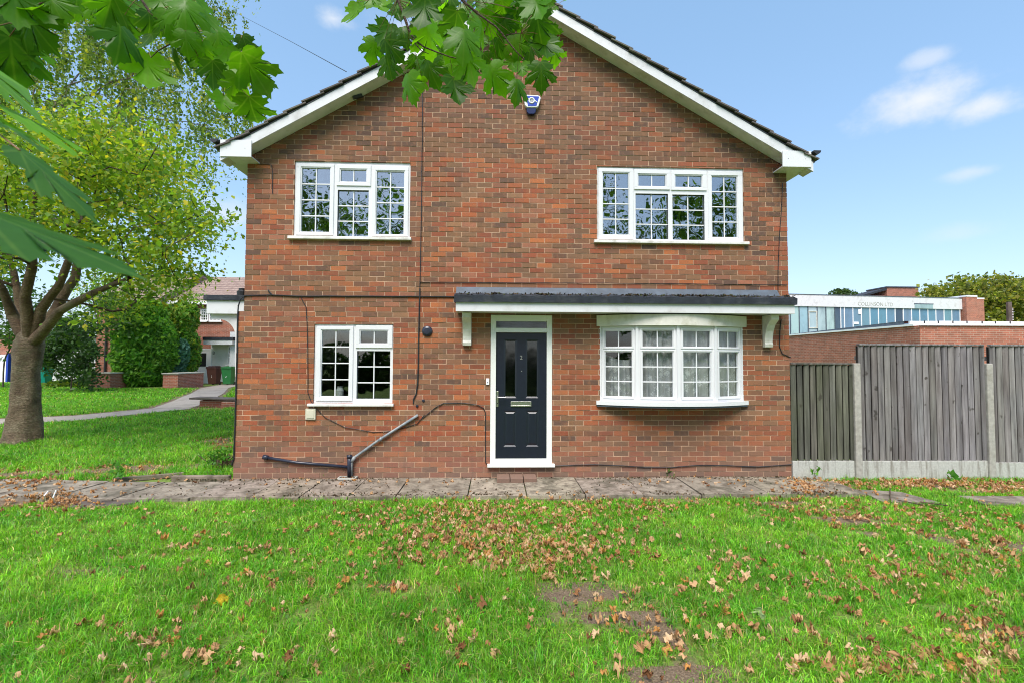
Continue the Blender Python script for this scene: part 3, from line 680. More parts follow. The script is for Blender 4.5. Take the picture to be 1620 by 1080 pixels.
while xx < 4.2:
    x2 = min(xx+1.55, 4.2); dzl = random.uniform(-.004, .004)
    s.add([(xx, -.012, 2.775+dzl), (x2+.03, -.014, 2.775), (x2+.03, -.10, 2.665), (xx, -.098, 2.665+dzl), (xx, -.004, 2.778+dzl), (x2+.03, -.004, 2.778)], [(3, 2, 1, 0), (0, 1, 5, 4)], 'lead'); s.box(xx+.0, xx+.02, -.104, -.01, 2.66, 2.672, 'lead'); xx = x2
s.build('lead_flashing', canopy)
# moss clumps on canopy edge
V = []; F = []; C = []
for i in range(2600):
    x_ = CXL+(CXR-CXL)*random.random()**1.0
    if vnoise(np.array([x_*3+9]), np.array([1.0]), 1, 2)[0] < .5 and random.random() < .75: continue
    p = Vector((x_, random.uniform(-.36, -.27), cz1+random.uniform(.085, .128))); r = random.uniform(.008, .026)
    o_ = len(V); a = Vector((random.uniform(-1, 1), random.uniform(-1, 1), random.uniform(-1, 1))).normalized(); b = a.orthogonal().normalized()
    V += [p-a*r, p+b*r*.6, p+a*r, p-b*r*.6]; F.append((o_, o_+1, o_+2, o_+3)); C.append(random.choice([(.03, .025, .015), (.07, .045, .02), (.05, .06, .02), (.015, .012, .01)]))
me = npmesh('moss', np.array([tuple(v) for v in V]), np.array(F), np.array(C), 'dryleaf'); o = link('moss', me, canopy); stuff(o)
# corbels
def corbel(x0_, x1_):
    s = MB(); prof = [(-.003, 1.915), (-.075, 1.915), (-.085, 1.96), (-.07, 1.99), (-.075, 2.05), (-.10, 2.15), (-.15, 2.24), (-.24, 2.31), (-.24, 2.384), (-.003, 2.384)]
    n_ = len(prof); vs = [(x0_, a, b) for a, b in prof]+[(x1_, a, b) for a, b in prof]
    s.add(vs, [tuple(range(n_)), tuple(range(2*n_-1, n_-1, -1))]+[(i, i+n_, (i+1) % n_+n_, (i+1) % n_) for i in range(n_)], 'cream'); s.build('bracket', canopy, bevel=.006)
corbel(-.49, -.365); corbel(4.0, 4.12)

# roof
roof = MB(); ov = .25; th = .02
for sgn in (-1, 1):
    L_ = 4.33*1.155; gauge = .30; nC = int(L_/gauge)+1; dirx, dirz = sgn*math.cos(math.atan(SL)), -math.sin(math.atan(SL)); nx_, nz_ = -dirz*sgn, math.cos(math.atan(SL))
    nx_ = sgn*math.sin(math.atan(SL))
    base = Vector((CX, 0, APEX+.19))
    for k in range(nC):
        s0, s1 = k*gauge-.0, min((k+1)*gauge+.05, L_+.03); lift0, lift1 = .0, .032
        y = -ov-.04+random.uniform(-.006, .01)
        while y < (-.1 if k < 99 else 0): break
        segs = [(-ov-.035+random.uniform(-.008, .012), .08)]+[(.083+.333*i, .083+.333*(i+1)-.004) for i in range(24)]
        for (ya, yb) in segs:
            jj = random.uniform(-.006, .006)
            q = [(s0, lift0+jj), (s1, lift1+jj), (s1, lift1+jj-th), (s0, lift0+jj-th)]
            P4 = [(base.x+dirx*a+nx_*b, base.z+dirz*a+nz_*b) for a, b in q]
            if sgn > 0: P4 = P4[::-1]
            roof.prism([(p[0], p[1]) for p in P4], ya, yb, 'tile')
    q = [(0, -.03), (L_-.02, -.03), (L_-.02, -.06), (0, -.06)]; P4 = [(base.x+dirx*a+nx_*b, base.z+dirz*a+nz_*b) for a, b in q]
    if sgn > 0: P4 = P4[::-1]
    roof.prism(P4, -ov+.01, DEP+.2, 'felt')
roof.tube([(CX, -ov-.03, APEX+.2), (CX, DEP+.2, APEX+.2)], .1, 'tile', 14)
ro = roof.build('roof', house)
# bargeboards, soffits
for sgn in (-1, 1):
    b = MB(); xe = CX+sgn*4.3; ze = APEX-SL*4.3
    def pt(x_, h): return (CX+sgn*x_, APEX-SL*x_+h)
    P4 = [pt(0, 0), pt(4.3, 0), pt(4.3, .145), pt(0, .145)]
    if sgn < 0: P4 = P4[::-1]
    b.prism(P4, -.245, -.222, 'fascia')
    P4 = [pt(0, .145), pt(4.32, .145), pt(4.32, .16), pt(0, .16)]
    if sgn < 0: P4 = P4[::-1]
    b.prism(P4, -.252, -.2, 'black')
    P4 = [pt(0.0, .01), pt(4.3, .01), pt(4.3, .022), pt(0, .022)]
    if sgn < 0: P4 = P4[::-1]
    b.prism(P4, -.2215, -.004, 'cream')
    b.build('bargeboard', house)
    # boxed eaves end running along the side
    x0_, x1_ = (4.2, 4.63) if sgn > 0 else (-3.925, -3.49)
    e = MB(); e.box(x0_, x1_, -.262, -.24, 4.565, 4.805, 'upvc')
    xo0, xo1 = (XR+.003, 4.63) if sgn > 0 else (-3.925, XL-.003)
    e.box(xo0, xo1, -.239, DEP, 4.568, 4.585, 'fascia')
    e.box(4.612 if sgn > 0 else -3.925, 4.63 if sgn > 0 else -3.907, -.239, DEP, 4.586, 4.80, 'fascia')
    e.box(x0_+.003, x1_-.003, -.239, -.004, 4.5685, 4.585, 'fascia')
    for sx in (.2, .8):
        e.lathe((x0_+(x1_-x0_)*sx, -.262, 4.685), (0, -1, 0), [(0, .006), (.002, .005)], 'greypipe', 8)
    e.build('boxed_eaves', house, bevel=.002)
    g = MB(); gx = 4.70 if sgn > 0 else -3.995; pr = [(math.cos(t)*.055, math.sin(t)*.055) for t in np.linspace(math.pi, 2*math.pi, 9)]
    out = [(gx+a, 4.80+b) for a, b in pr]; inn = [(gx+a*.9, 4.80+b*.9) for a, b in pr][::-1]
    g.prism(out+inn, -.29, DEP, 'black'); g.prism(out, -.30, -.29, 'black'); g.build('gutter', house)
    g = MB(); wx = XR+.07 if sgn > 0 else XLL-.0
    if sgn > 0: pp = [(4.69, .55, 4.76), (4.69, .55, 4.55), (4.66, .57, 4.48), (4.50, .6, 4.36), (4.47, .6, 4.28), (4.47, .6, -.02)]
    else: pp = [(-3.99, .75, 4.76), (-3.99, .75, 4.56), (-3.97, .75, 4.5), (-3.77, .75, 4.38), (-3.72, .75, 4.3), (-3.72, .75, 2.75)]
    g.tube(pp, .034, 'navypipe', 12); g.build('downpipe', house, smooth=True)

# left side canopy (on the side face) with curved bracket
s = MB(); s.box(-4.265, XL-.03, .10, .122, 2.365, 2.56, 'fascia'); s.box(-4.265, -4.243, .1225, 3.0, 2.365, 2.56, 'fascia'); s.box(-4.242, XLL-.003, .1225, 3.0, 2.37, 2.385, 'fascia'); sc_ = s.build('side_canopy', house, bevel=.003)
s = MB(); s.box(-4.3, XL-.04, .07, 3.03, 2.562, 2.64, 'felt'); s.build('felt_roof', sc_, bevel=.006)
s = MB(); arc = [(-4.12+.25*math.sin(t), 2.29-.26*(1-math.cos(t))) for t in np.linspace(0, math.pi/2, 12)]
poly = [(-4.24, 2.364), (-4.24, 2.29)]+arc+[(-3.86, 1.45), (-3.83, 1.40), (XLL-.004, 1.40), (XLL-.004, 2.364)]
s.prism(poly, .16, .20, 'fascia'); s.build('arched_bracket', sc_)
s = MB(); s.lathe((-3.86, .3, 2.64), (0, 0, 1), [(0, .07), (.08, .075), (.1, .05), (.13, .05)], 'black', 14); s.build('roof_vent', sc_)

# ------------------------------------------------------------------ fittings on the wall
def cable(pts, r, label, name='wall_cable', y=-.012, mat='black', group=None, cat='cable'):
    P_ = []
    for i in range(len(pts)-1):
        a, b = pts[i], pts[i+1]; n_ = max(1, int(math.hypot(b[0]-a[0], b[1]-a[1])/14))
        for k in range(n_): t = k/n_; P_.append((a[0]+(b[0]-a[0])*t+random.uniform(-.25, .25), a[1]+(b[1]-a[1])*t+random.uniform(-.25, .25)))
    P_.append(pts[-1]); s = MB(); s.tube([at(px, py, y) for px, py in P_], r, mat, 6)
    for k in range(2, len(P_)-1, 5):
        p = at(P_[k][0], P_[k][1], y); s.box(p.x-.006, p.x+.006, y-r-.003, -.001, p.z-.004, p.z+.004, mat)
    return s.build(name, smooth=False, thing=(label, cat, group))
cable([(366, 735), (370, 725), (371, 690), (373, 620), (375, 560), (376, 500), (377, 484), (381, 473), (388, 468), (402, 467.5), (431, 467)], .010, 'black cable bending round the left corner of the wall down to the ground')
cable([(424, 459), (427, 463), (431, 467), (470, 469), (560, 469), (664, 469.5), (719, 470)], .011, 'thick black cable running level above the lower left window')
cable([(669, 96), (668, 200), (667, 300), (665.5, 400), (664, 455)], .006, 'thin black cable dropping from the gable between the upper windows')
cable([(664, 456), (663, 500), (662, 560), (661, 605), (658, 623), (654, 631), (654, 638)], .011, 'thick black vertical cable beside the round wall vent')
cable([(476, 471), (484, 486), (486, 520), (487, 580), (487, 620), (492, 634), (500, 645), (515, 660), (545, 675), (590, 683), (622, 681), (660, 670), (672, 655)], .005, 'thin cable looping left of and under the lower left window')
cable([(664, 664), (676, 655), (690, 643), (702, 637), (733, 637), (755, 640), (765, 645), (768, 652), (768, 690), (768, 730), (772, 737)], .006, 'black cable curving over and down beside the navy door')
cable([(664, 447), (760, 447.5), (900, 448), (1060, 449), (1160, 450), (1245, 451)], .005, 'thin cable along a mortar joint just above the canopy flashing')
cable([(1238, 290), (1236, 340), (1233, 375), (1231, 420), (1231, 463)], .005, 'thin dark cable down the upper right edge of the wall')
cable([(1236, 505), (1234, 525), (1233, 548), (1238, 559), (1251, 565)], .007, 'short black cable hanging below the right end of the canopy')
cable([(878, 736), (940, 734), (985, 736), (1020, 738.5), (1060, 739), (1105, 735), (1150, 735.5), (1200, 738), (1252, 734)], .007, 'black cable along the foot of the wall right of the door')
cable([(400, 256), (408, 260), (425, 260), (430, 262), (431, 275), (431, 307)], .005, 'short black cable end under the left eaves')
# waste pipes
s = MB(); P_ = [at(661, 656, -.03), at(600, 695, -.035), at(562, 722, -.04), at(557, 728, -.045), at(556, 752, -.045)]; s.tube(P_, .019, 'greypipe', 12); p = at(600, 696, -.035)
q = at(604, 692, -.035); s.tube([p, q], .024, 'greypipe', 12); s.tube([at(561, 722, -.04), at(556, 730, -.045)], .026, 'greypipe', 12)
s.build('waste_pipe', smooth=True, thing=('grey waste pipe slanting down the wall to the gully', 'pipe'))
s = MB(); s.tube([at(418, 722.5, -.03), at(470, 731, -.03), at(552, 738, -.03)], .021, 'navypipe', 12); s.tube([at(416.5, 722, -.03), at(424, 723.5, -.03)], .034, 'navypipe', 12); s.tube([at(553, 719, -.045), at(553, 753, -.045)], .032, 'navypipe', 14); s.tube([at(553, 719, -.045), at(553, 724, -.045)], .038, 'navypipe', 14)
s.build('waste_pipe', smooth=True, thing=('black waste pipe running low along the wall foot', 'pipe'))
p = atz(550, 757, 0); s = MB(); framepart_ = [(p.x-.13, p.x+.13, p.y-.07, p.y-.05), (p.x-.13, p.x+.13, p.y+.06, p.y+.08), (p.x-.13, p.x-.11, p.y-.05, p.y+.06), (p.x+.11, p.x+.13, p.y-.05, p.y+.06)]
for a in framepart_: s.box(a[0], a[1], a[2], a[3], 0, .03, 'concrete')
s.box(p.x-.11, p.x+.11, p.y-.05, p.y+.06, 0, .012, 'darkslab', (.5, .4, .3)); s.build('drain_gully', bevel=.003, thing=('small concrete drain gully with leaves where the two pipes meet', 'drain'))
p = at(676, 524); s = MB(); s.lathe((p.x, 0, p.z), (0, -1, 0), [(-.02, .078), (.012, .078), (.03, .07), (.045, .045), (.047, .0)], 'navypipe', 24); v = s.build('round_vent', house, smooth=False)
a, b = at(484.5, 645.5), at(500, 662.5); s = MB(); s.box(a.x, b.x, -.03, .0, b.z, a.z, 'beigevent'); s.box(a.x+.02, b.x-.02, -.036, -.031, b.z+.02, a.z-.02, 'beigevent'); s.build('vent_cover', house, bevel=.004)
a, b = at(769, 598), at(774, 608); s = MB(); s.box(a.x, b.x, -.02, 0, b.z, a.z, 'white'); o = s.build('doorbell', house, bevel=.004); s = MB(); s.lathe(((a.x+b.x)/2, -.02, (a.z+b.z)/2-.01), (0, -1, 0), [(0, .01), (.003, .009)], 'greypipe', 10); s.build('button', o)
for (px, py) in ((670, 633), (660, 641.5)):
    p = at(px, py); s = MB(); s.lathe((p.x, 0, p.z), (0, -1, 0), [(0, .02), (.012, .02), (.02, .012)], 'navypipe', 12); s.build('pipe_stub', house)
# alarm box
al = thing('alarm_box', (.52, 0, 5.37), 'blue and white burglar alarm box under the gable leaves', 'alarm')
def AP(zx, zy, y=0): return at(820+zx/24, 145+zy/24, y)
outer = [(165, 240), (330, 215), (690, 230), (790, 255), (840, 330), (750, 650), (660, 690), (340, 690), (250, 610)]
s = MB(); P_ = [AP(*p) for p in outer][::-1]; s.prism([(p.x, p.z) for p in P_], -.065, -.0, 'white'); s.build('casing', al, bevel=.008)
inner = [(300, 270), (775, 290), (670, 640), (350, 640)]; s = MB(); P_ = [AP(*p) for p in inner][::-1]; s.prism([(p.x, p.z) for p in P_], -.070, -.0655, 'blueplastic'); s.build('blue_panel', al)
c = AP(495, 445); s = MB()
s.tube([(c.x+.038*math.cos(t), -.0715, c.z+.038*math.sin(t)) for t in np.linspace(0, 2*math.pi, 25)], .011, 'white', 8)
a = AP(290, 385); b = AP(400, 385); s.tube([(a.x, -.071, a.z), (b.x, -.071, b.z)], .008, 'white', 6); a = AP(590, 430); b = AP(690, 510); s.tube([(a.x, -.071, a.z), (b.x, -.071, b.z)], .008, 'white', 6)
s.lathe((c.x, -.0705, c.z), (0, -1, 0), [(0, .022), (.001, .022)], 'letter', 14); s.build('emblem', al)
lamp = [(300, 692), (670, 692), (650, 850), (590, 930), (390, 930), (310, 850)]; s = MB(); P_ = [AP(*p) for p in lamp][::-1]; s.prism([(p.x, p.z) for p in P_], -.055, -.001, 'navyplastic'); s.build('strobe_lens', al, bevel=.008)
# small floodlight on the brick below the left verge
p = at(569, 158); fl = thing('security_camera', (p.x, 0, p.z), 'small black camera on the brick just below the left verge', 'camera')
s = MB(); s.tube([(p.x+.05, -.002, p.z+.05), (p.x+.03, -.06, p.z+.02)], .01, 'black', 8); s.build('bracket', fl)
s = MB(); s.tube([(p.x+.05, -.06, p.z+.03), (p.x-.07, -.1, p.z-.03)], .028, 'black', 12); s.build('body', fl)

# ------------------------------------------------------------------ fence
G_F = 'close boarded fence panels right of the house'
def panel(x0, x1, z0, z1, mat, label, ybase=0.0, pitch=.1, ang=0):
    t = thing('fence_panel', ((x0+x1)/2, ybase, z0), label, 'fence panel', G_F)
    s = MB(); x = x0; i = 0
    while x < x1-.02:
        w = min(pitch-.032+random.uniform(-.004, .004), x1-x); k = random.uniform(.6, 1.15); c = (k, k*random.uniform(.95, 1.0), k*random.uniform(.90, 1.0)); zt = z1-.012+random.uniform(-.006, .004)
        if mat == 'mossboard': c = (k, k*random.uniform(.98, 1.08), k*random.uniform(.85, 1.0))
        y1 = ybase; a = random.uniform(-.003, .003)
        vs = [(x, y1-.004, z0+a), (x+w, y1-.022+a, z0+a), (x+w, y1+.004, z0), (x, y1+.012, z0), (x, y1-.004, zt), (x+w, y1-.022-a, zt), (x+w, y1+.004, zt), (x, y1+.012, zt)]
        s.add(vs, [(0, 1, 5, 4), (1, 2, 6, 5), (2, 3, 7, 6), (3, 0, 4, 7), (4, 5, 6, 7), (3, 2, 1, 0)], mat, c); x += pitch
    s.box(x0, x1, ybase+.045, ybase+.05, z0+.01, z1-.02, mat, (.05, .04, .04)); s.build('boards', t)  # near-black backing sheet: the shadow in the board gaps is put into its colour
    s = MB(); s.box(x0, x1, ybase-.03, ybase+.04, z1-.012, z1+.012, mat, (.9, .9, .9)); s.build('capping', t, bevel=.004)
    for z in (z0+.15, (z0+z1)/2, z1-.2): s = MB(); s.box(x0, x1, ybase+.051, ybase+.08, z-.03, z+.03, mat); s.build('rail', t)
def gravel(x0, x1, z0, z1, label, yb=0):
    s = MB(); s.box(x0, x1, yb-.025, yb+.025, z0, z1, 'streakconc'); s.build('gravel_board', bevel=.006, thing=(label, 'gravel board', 'concrete gravel boards under the fence'))
def post(x, z1, label, yb=0):
    s = MB(); s.box(x-.05, x+.05, yb-.055, yb+.055, -.25, z1, 'concpost'); s.build('concrete_post', bevel=.012, thing=(label, 'fence post', 'concrete fence posts'))
panel(4.425, 5.365, .232, 1.675, 'mossboard', 'low dark green stained fence panel beside the house wall')
gravel(4.425, 5.365, -.15, .23, 'short concrete gravel board under the dark mossy panel')
post(5.42, 1.685, 'concrete post between the dark mossy panel and the tall grey panel')
panel(5.475, 7.425, .228, 1.965, 'board', 'tall weathered grey fence panel between the two concrete posts', pitch=.1)
gravel(5.475, 7.425, -.15, .226, 'streaked concrete gravel board between the two posts')
post(7.48, 1.69, 'concrete post under the gap between the two tall grey panels')
panel(7.49+.045, 9.42, .20, 1.965, 'board', 'tall grey fence panel cut by the right edge of the picture', pitch=.1)
gravel(7.535, 9.42, -.15, .198, 'concrete gravel board at the right edge of the picture')
post(9.48, 1.69, 'concrete post beyond the right edge')
panel(9.54, 11.4, .20, 1.96, 'board', 'grey fence panel beyond the right edge', pitch=.1); gravel(9.54, 11.4, -.15, .198, 'concrete gravel board beyond the right edge')

# ------------------------------------------------------------------ single storey red brick building and its roof edge
c0 = at(1455, 515, 9.5); zt = c0.z; bb = thing('brick_building', (c0.x+4, 14, 0), 'low red brick building behind the fence with white roof edge', 'building')
lx = c0.x; s = MB(); Yl = 25.0
s.add([(lx, 9.5, -.1), (lx+14, 9.0, -.1), (lx+14, 9.0, zt), (lx, 9.5, zt), (lx+.0, Yl, -.1), (lx, Yl, zt), (lx+14, Yl, -.1), (lx+14, Yl, zt)], [(0, 1, 2, 3), (4, 0, 3, 5), (1, 6, 7, 2), (3, 2, 7, 5), (6, 4, 5, 7)], 'brickred'); s.build('wall', bb)
s = MB(); s.add([(lx-.06, 9.44, zt), (lx+14, 8.94, zt), (lx+14, 8.94, zt+.07), (lx-.06, 9.44, zt+.07), (lx+.2, 9.7, zt+.07), (lx+14, 9.2, zt+.07)], [(0, 1, 2, 3), (3, 2, 5, 4)], 'white'); s.box(lx-.06, lx+.2, 9.7, Yl, zt+.001, zt+.07, 'white'); s.build('coping', bb)
s = MB(); x = lx-.0; i = 0
while x < lx+8:
    w = random.uniform(.5, .62); col = random.choice(['white', 'white', 'upvc', 'fascia']);
    if i == 2: col = 'tealp'
    s.box(x, x+w-.02, 9.9, 9.96, zt+.08, zt+.20+random.uniform(-.01, .01), col if col in M else 'white'); s.box(x+w-.02, x+w+.01, 9.88, 9.9, zt+.07, zt+.21, 'black'); x += w; i += 1
s.build('roof_edge_panels', bb)
a = at(1372, 527, 14); b = at(1446, 506.5, 10.6); s = MB(); s.add([(lx+.05, 19, zt+.05), (lx+.05, 10.2, zt+.07), (lx+.05, 10.2, zt+.22), (lx+1, 10.2, zt+.22), (lx+1, 19, zt+.05)], [(0, 1, 2), (2, 3, 4, 0)], 'lead'); s.build('roof_ramp', bb)
# factory with a strip of painted glazing
fb = thing('factory_building', (30, 31, 0), 'pale factory with a strip of blue green glazing and faded sign', 'building')
A = at(1250, 465.6, 30); B = at(1522, 473, 31.5); dF = Vector((B.x-A.x, B.y-A.y, 0)).normalized(); nF = Vector((-dF.y, dF.x, 0)); LF = (Vector((B.x, B.y, 0))-Vector((A.x, A.y, 0))).length
zt1 = (A.z+B.z)/2+.0
TF = Matrix(((dF.x, nF.x, 0, A.x), (dF.y, nF.y, 0, A.y), (0, 0, 1, 0), (0, 0, 0, 1)))
fz = zt1-.92
s = MB(TF); s.box(-8, LF, 0, .3, fz, zt1, 'fascia'); s.box(-8, LF, -.03, .35, zt1+.002, zt1+.06, 'lead'); s.build('fascia', fb)
s = MB(TF); s.box(-8, LF, .05, 12, 0, fz-2.6, 'brickfar'); s.box(-8, LF, .3, 12, fz-2.6, zt1-.1, 'render'); s.build('body', fb)
s = MB(TF); x = -.2; k = 0
def fx_of(px): 
    # distance along the factory front for a photograph column
    d_ = ray(px, 490); o = Vector((A.x, A.y)); t = ((o-Vector((CAMP.x, CAMP.y))).x*dF.y-(o-Vector((CAMP.x, CAMP.y))).y*dF.x)/(d_.x*dF.y-d_.y*dF.x); p = Vector((CAMP.x, CAMP.y))+Vector((d_.x, d_.y))*t
    return (p-o).dot(Vector((dF.x, dF.y)))
edges = [fx_of(1250+v/8.53) for v in (-60, 10, 130, 250, 375, 492, 612, 690, 740, 855, 970, 1085, 1200, 1310, 1425, 1535)]+[fx_of(1430+v/8.53) for v in (112, 222, 333, 440, 550, 655, 765)]
for k in range(len(edges)-1):
    a, b = edges[k], edges[k+1]
    if k < 6: c = (.34+random.uniform(-.06, .05), .50+random.uniform(-.05, .04), .52)
    elif k in (6, 14): c = (.05, .08, .13)
    else: c = (.12+random.uniform(-.02, .03), .25+random.uniform(-.03, .03), .34)
    s.box(a+.02, b-.02, .1, .16, fz-2.6, fz, 'gpanel', c)
s.build('glazing', fb)
s = MB(TF)
for k, e in enumerate(edges): s.box(e-.03, e+.03, .05, .18, fz-2.6, fz-.001, 'white' if k > 6 else 'lead')
s.box(edges[3]+.02, edges[4]-.02, .04, .14, fz-.42, fz-.36, 'cream'); s.box(edges[3]+.02, edges[4]-.02, .04, .14, fz-1.75, fz-1.69, 'cream'); s.box(edges[3]+.03, edges[3]+.09, .04, .14, fz-1.69, fz-.42, 'cream'); s.box(edges[4]-.09, edges[4]-.03, .04, .14, fz-1.69, fz-.42, 'cream')
s.build('mullions', fb)
s = MB(TF); a = fx_of(1447); b = fx_of(1476); s.box(a, b, -.02, .0, fz-.0, fz+.36, 'gpanel', (.3, .42, .44)); s.box(a-.04, b+.04, -.03, 0, fz+.361, fz+.43, 'lead'); s.build('raised_window', fb)
wcol = [(1359, 1363, 489, 497, 0), (1352, 1359, 510, 514, 20)]
for x0_, x1_, y0_, y1_, r in wcol:
    s = MB(TF)
    a, b = fx_of(x0_), fx_of(x1_); s.box(a, b, .06, .09, fz-(y1_-486)*.049, fz-(y0_-486)*.049, 'white'); s.build('paper', fb)
def ftext(t, px, dz, size):
    me_loc = TF @ Vector((fx_of(px), -.004, fz+dz)); return text(t, size, me_loc, 'letter', 'sign_lettering', fb, .004, rot=(math.pi/2, 0, math.atan2(dF.y, dF.x)), align='LEFT')
ftext('COLLINSON LTD', 1357, .27, .42)
s = MB(TF); a = fx_of(1524); b = fx_of(1549); s.box(LF+.03, b-.55, -.3, 2.2, 0, zt1+.12, 'brickred'); s.box(LF+.03, b-.55, -.33, 2.25, zt1+.121, zt1+.25, 'white'); s.box(b-.549, b+.15, -.28, 2.2, 0, zt1-.05, 'brickred'); s.box(b-.549, b+.17, -.3, 2.2, zt1-.049, zt1+.06, 'white'); s.build('brick_pier', fb)
p, q = at(1403, 455, 46), at(1453, 457, 46); s = MB(); s.box(p.x, q.x, 46, 49, 0, p.z, 'brickfar'); s.box(p.x-.1, q.x+.1, 45.9, 49, p.z, p.z+.12, 'lead'); w_ = at(1365, 467, 46); s.add([(w_.x, 46, w_.z-.2), (p.x, 46, p.z-.3), (p.x, 46, p.z-.05), (w_.x, 46, w_.z), (w_.x, 49, w_.z), (p.x, 49, p.z-.05)], [(0, 1, 2, 3), (3, 2, 5, 4)], 'felt'); s.box(w_.x, p.x, 46.3, 49, 0, w_.z, 'brickfar')
s.build('brick_tower', thing=('dark red brick block with sloping roof rising behind the factory', 'building'))
p = at(1596, 478, 14); p2 = at(1596, 510, 14); s = MB(); s.box(p.x-.09, p.x+.09, 13.95, 14.05, p2.z-.3, p.z, 'rustp' if 'rustp' in M else 'darkslab')
for k in range(8): s.box(p.x+.09, p.x+.17, 13.97, 14.03, p2.z+.1+k*.075, p2.z+.13+k*.075, 'fascia')
s.build('vent_pipe', thing=('dark stepped pipe standing up in front of the far right tree', 'pipe'))

# ------------------------------------------------------------------ terrace behind on the left
tz = .16
th_ = thing('terraced_house', (-18, 26, tz), 'far red brick house with white arched porch and pale door behind the bins', 'house')
YF = 23.0
s = MB(); s.box(-20.2, -12, YF, YF+8, 0, 5.15, 'brickfar'); s.build('wall', th_)
s = MB(); s.add([(-20.4, YF-.3, 5.15), (-12, YF-.3, 5.15), (-12, YF+4, 7.05+.35), (-20.4, YF+4, 7.05+.35), (-20.4, YF+8.3, 5.15), (-12, YF+8.3, 5.15)], [(0, 1, 2, 3), (3, 2, 5, 4), (0, 3, 4), (1, 5, 2)], 'rooffar'); s.build('roof', th_)
s = MB(); s.box(-20.4, -12, YF-.34, YF-.301, 4.98, 5.2, 'white'); s.build('eaves_board', th_)
s = MB(); a, b = at(322, 532, YF-.9), at(374, 545, YF-.9); s.box(a.x, -15.9, YF-.9, YF, b.z+.0, b.z+.26, 'fascia'); s.box(a.x-.03, -15.85, YF-.93, YF, b.z+.261, b.z+.45, 'felt'); s.build('porch_canopy', th_)
s = MB(); a, b = at(334, 545, YF-.05), at(374, 606, YF-.05); s.box(a.x, -15.9, YF-.06, YF-.001, tz+.1, a.z, 'render'); s.build('white_panel', th_)
a, b = at(307, 551, YF), at(335, 606, YF)
dd = MB(); framepart(dd, (a.x, b.x, b.z, a.z), (a.x+.12, b.x-.12, b.z+.08, a.z-.1), YF-.12, YF-.061, 'white'); dd.box(a.x+.12, b.x-.12, YF-.1, YF-.07, b.z+.08, a.z-.1, 'white')
for k in range(3): dd.box(a.x+.3-k*.03+.05*k*2, b.x-.3-.03*k, YF-.105-.003*k, YF-.1, b.z+.25+.06*k, b.z+.8-.06*k, 'white')
do = dd.build('far_door', th_)
dd = MB(); dd.box(a.x+.32, b.x-.32, YF-.112, YF-.105, b.z+1.05, a.z-.28, 'black'); dd.build('door_pane', do)
def farwin(px0_, py0_, px1_, py1_, cols, rows, parent, Y=YF):
    a, b = at(px0_, py0_, Y), at(px1_, py1_, Y); f = MB(); framepart(f, (a.x, b.x, b.z, a.z), (a.x+.07, b.x-.07, b.z+.07, a.z-.07), Y-.05, Y+.02, 'white')
    for i in range(1, cols): x_ = a.x+(b.x-a.x)*i/cols; f.box(x_-.02, x_+.02, Y-.04, Y+.0, b.z+.07, a.z-.07, 'white')
    for j in range(1, rows): z_ = b.z+(a.z-b.z)*j/rows; f.box(a.x+.07, b.x-.07, Y-.035, Y-.002, z_-.015, z_+.015, 'white')
    f.box(a.x-.08, b.x+.08, Y-.12, Y, b.z-.07, b.z-.001, 'white'); w = f.build('window', parent); g = MB(); g.box(a.x+.05, b.x-.05, Y-.03, Y-.008, b.z+.05, a.z-.05, 'glassfar'); g.box(a.x+.05, b.x-.05, Y-.006, Y-.003, b.z+.05, a.z-.05, 'black'); g.build('pane', w)
farwin(318, 489, 330, 508, 3, 4, th_); farwin(331.5, 489, 350, 508, 3, 3, th_); farwin(361, 547, 368, 576, 2, 5, th_, YF-.06)
# arched white fin of the porch
s = MB(); a = at(370, 505, YF-.5); s.box(a.x-.15, a.x+.25, YF-.6, YF-.5, tz, 3.3, 'fascia'); s.build('porch_fin', th_)
text('8', .28, Vector((at(339, 558, YF).x, YF-.065, at(339, 558, YF).z)), 'black', 'house_number', th_)
th2 = thing('terraced_house', (-22, 26, tz), 'far red brick house with drainpipe seen between trunk and conifer', 'house')
s = MB(); a = at(150, 600, YF-1.0); s.box(a.x, -20.25, YF-1.0, YF+7.8, 0, 5.1, 'brickfar'); s.build('wall', th2)
s = MB(); s.add([(a.x-.3, YF-1.3, 5.1), (-20.2, YF-1.3, 5.1), (-20.2, YF+3.4, 7.5), (a.x-.3, YF+3.4, 7.5), (a.x-.3, YF+8, 5.1), (-20.2, YF+8, 5.1)], [(0, 1, 2, 3), (3, 2, 5, 4), (0, 3, 4), (1, 5, 2)], 'rooffar'); s.build('roof', th2)
b = at(166, 600, YF-1.05); s = MB(); s.tube([(b.x, YF-1.08, tz), (b.x, YF-1.08, 5.0)], .06, 'black', 8); s.build('downpipe', th2)
farwin(205, 490, 216, 515, 2, 3, th2, YF-1.0); farwin(236, 488, 262, 512, 4, 3, th2, YF-1.0)
s = MB(); a = at(184, 545, YF-1.3); b = at(192, 612, YF-1.3); s.box(a.x, a.x+.25, YF-1.3, YF-1.01, tz, a.z, 'white'); s.box(a.x, a.x+3.2, YF-1.7, YF-1.01, a.z+.0, a.z+.28, 'fascia'); s.box(a.x-.02, a.x+3.2, YF-1.73, YF-1.01, a.z+.281, a.z+.45, 'felt'); s.build('porch', th2)
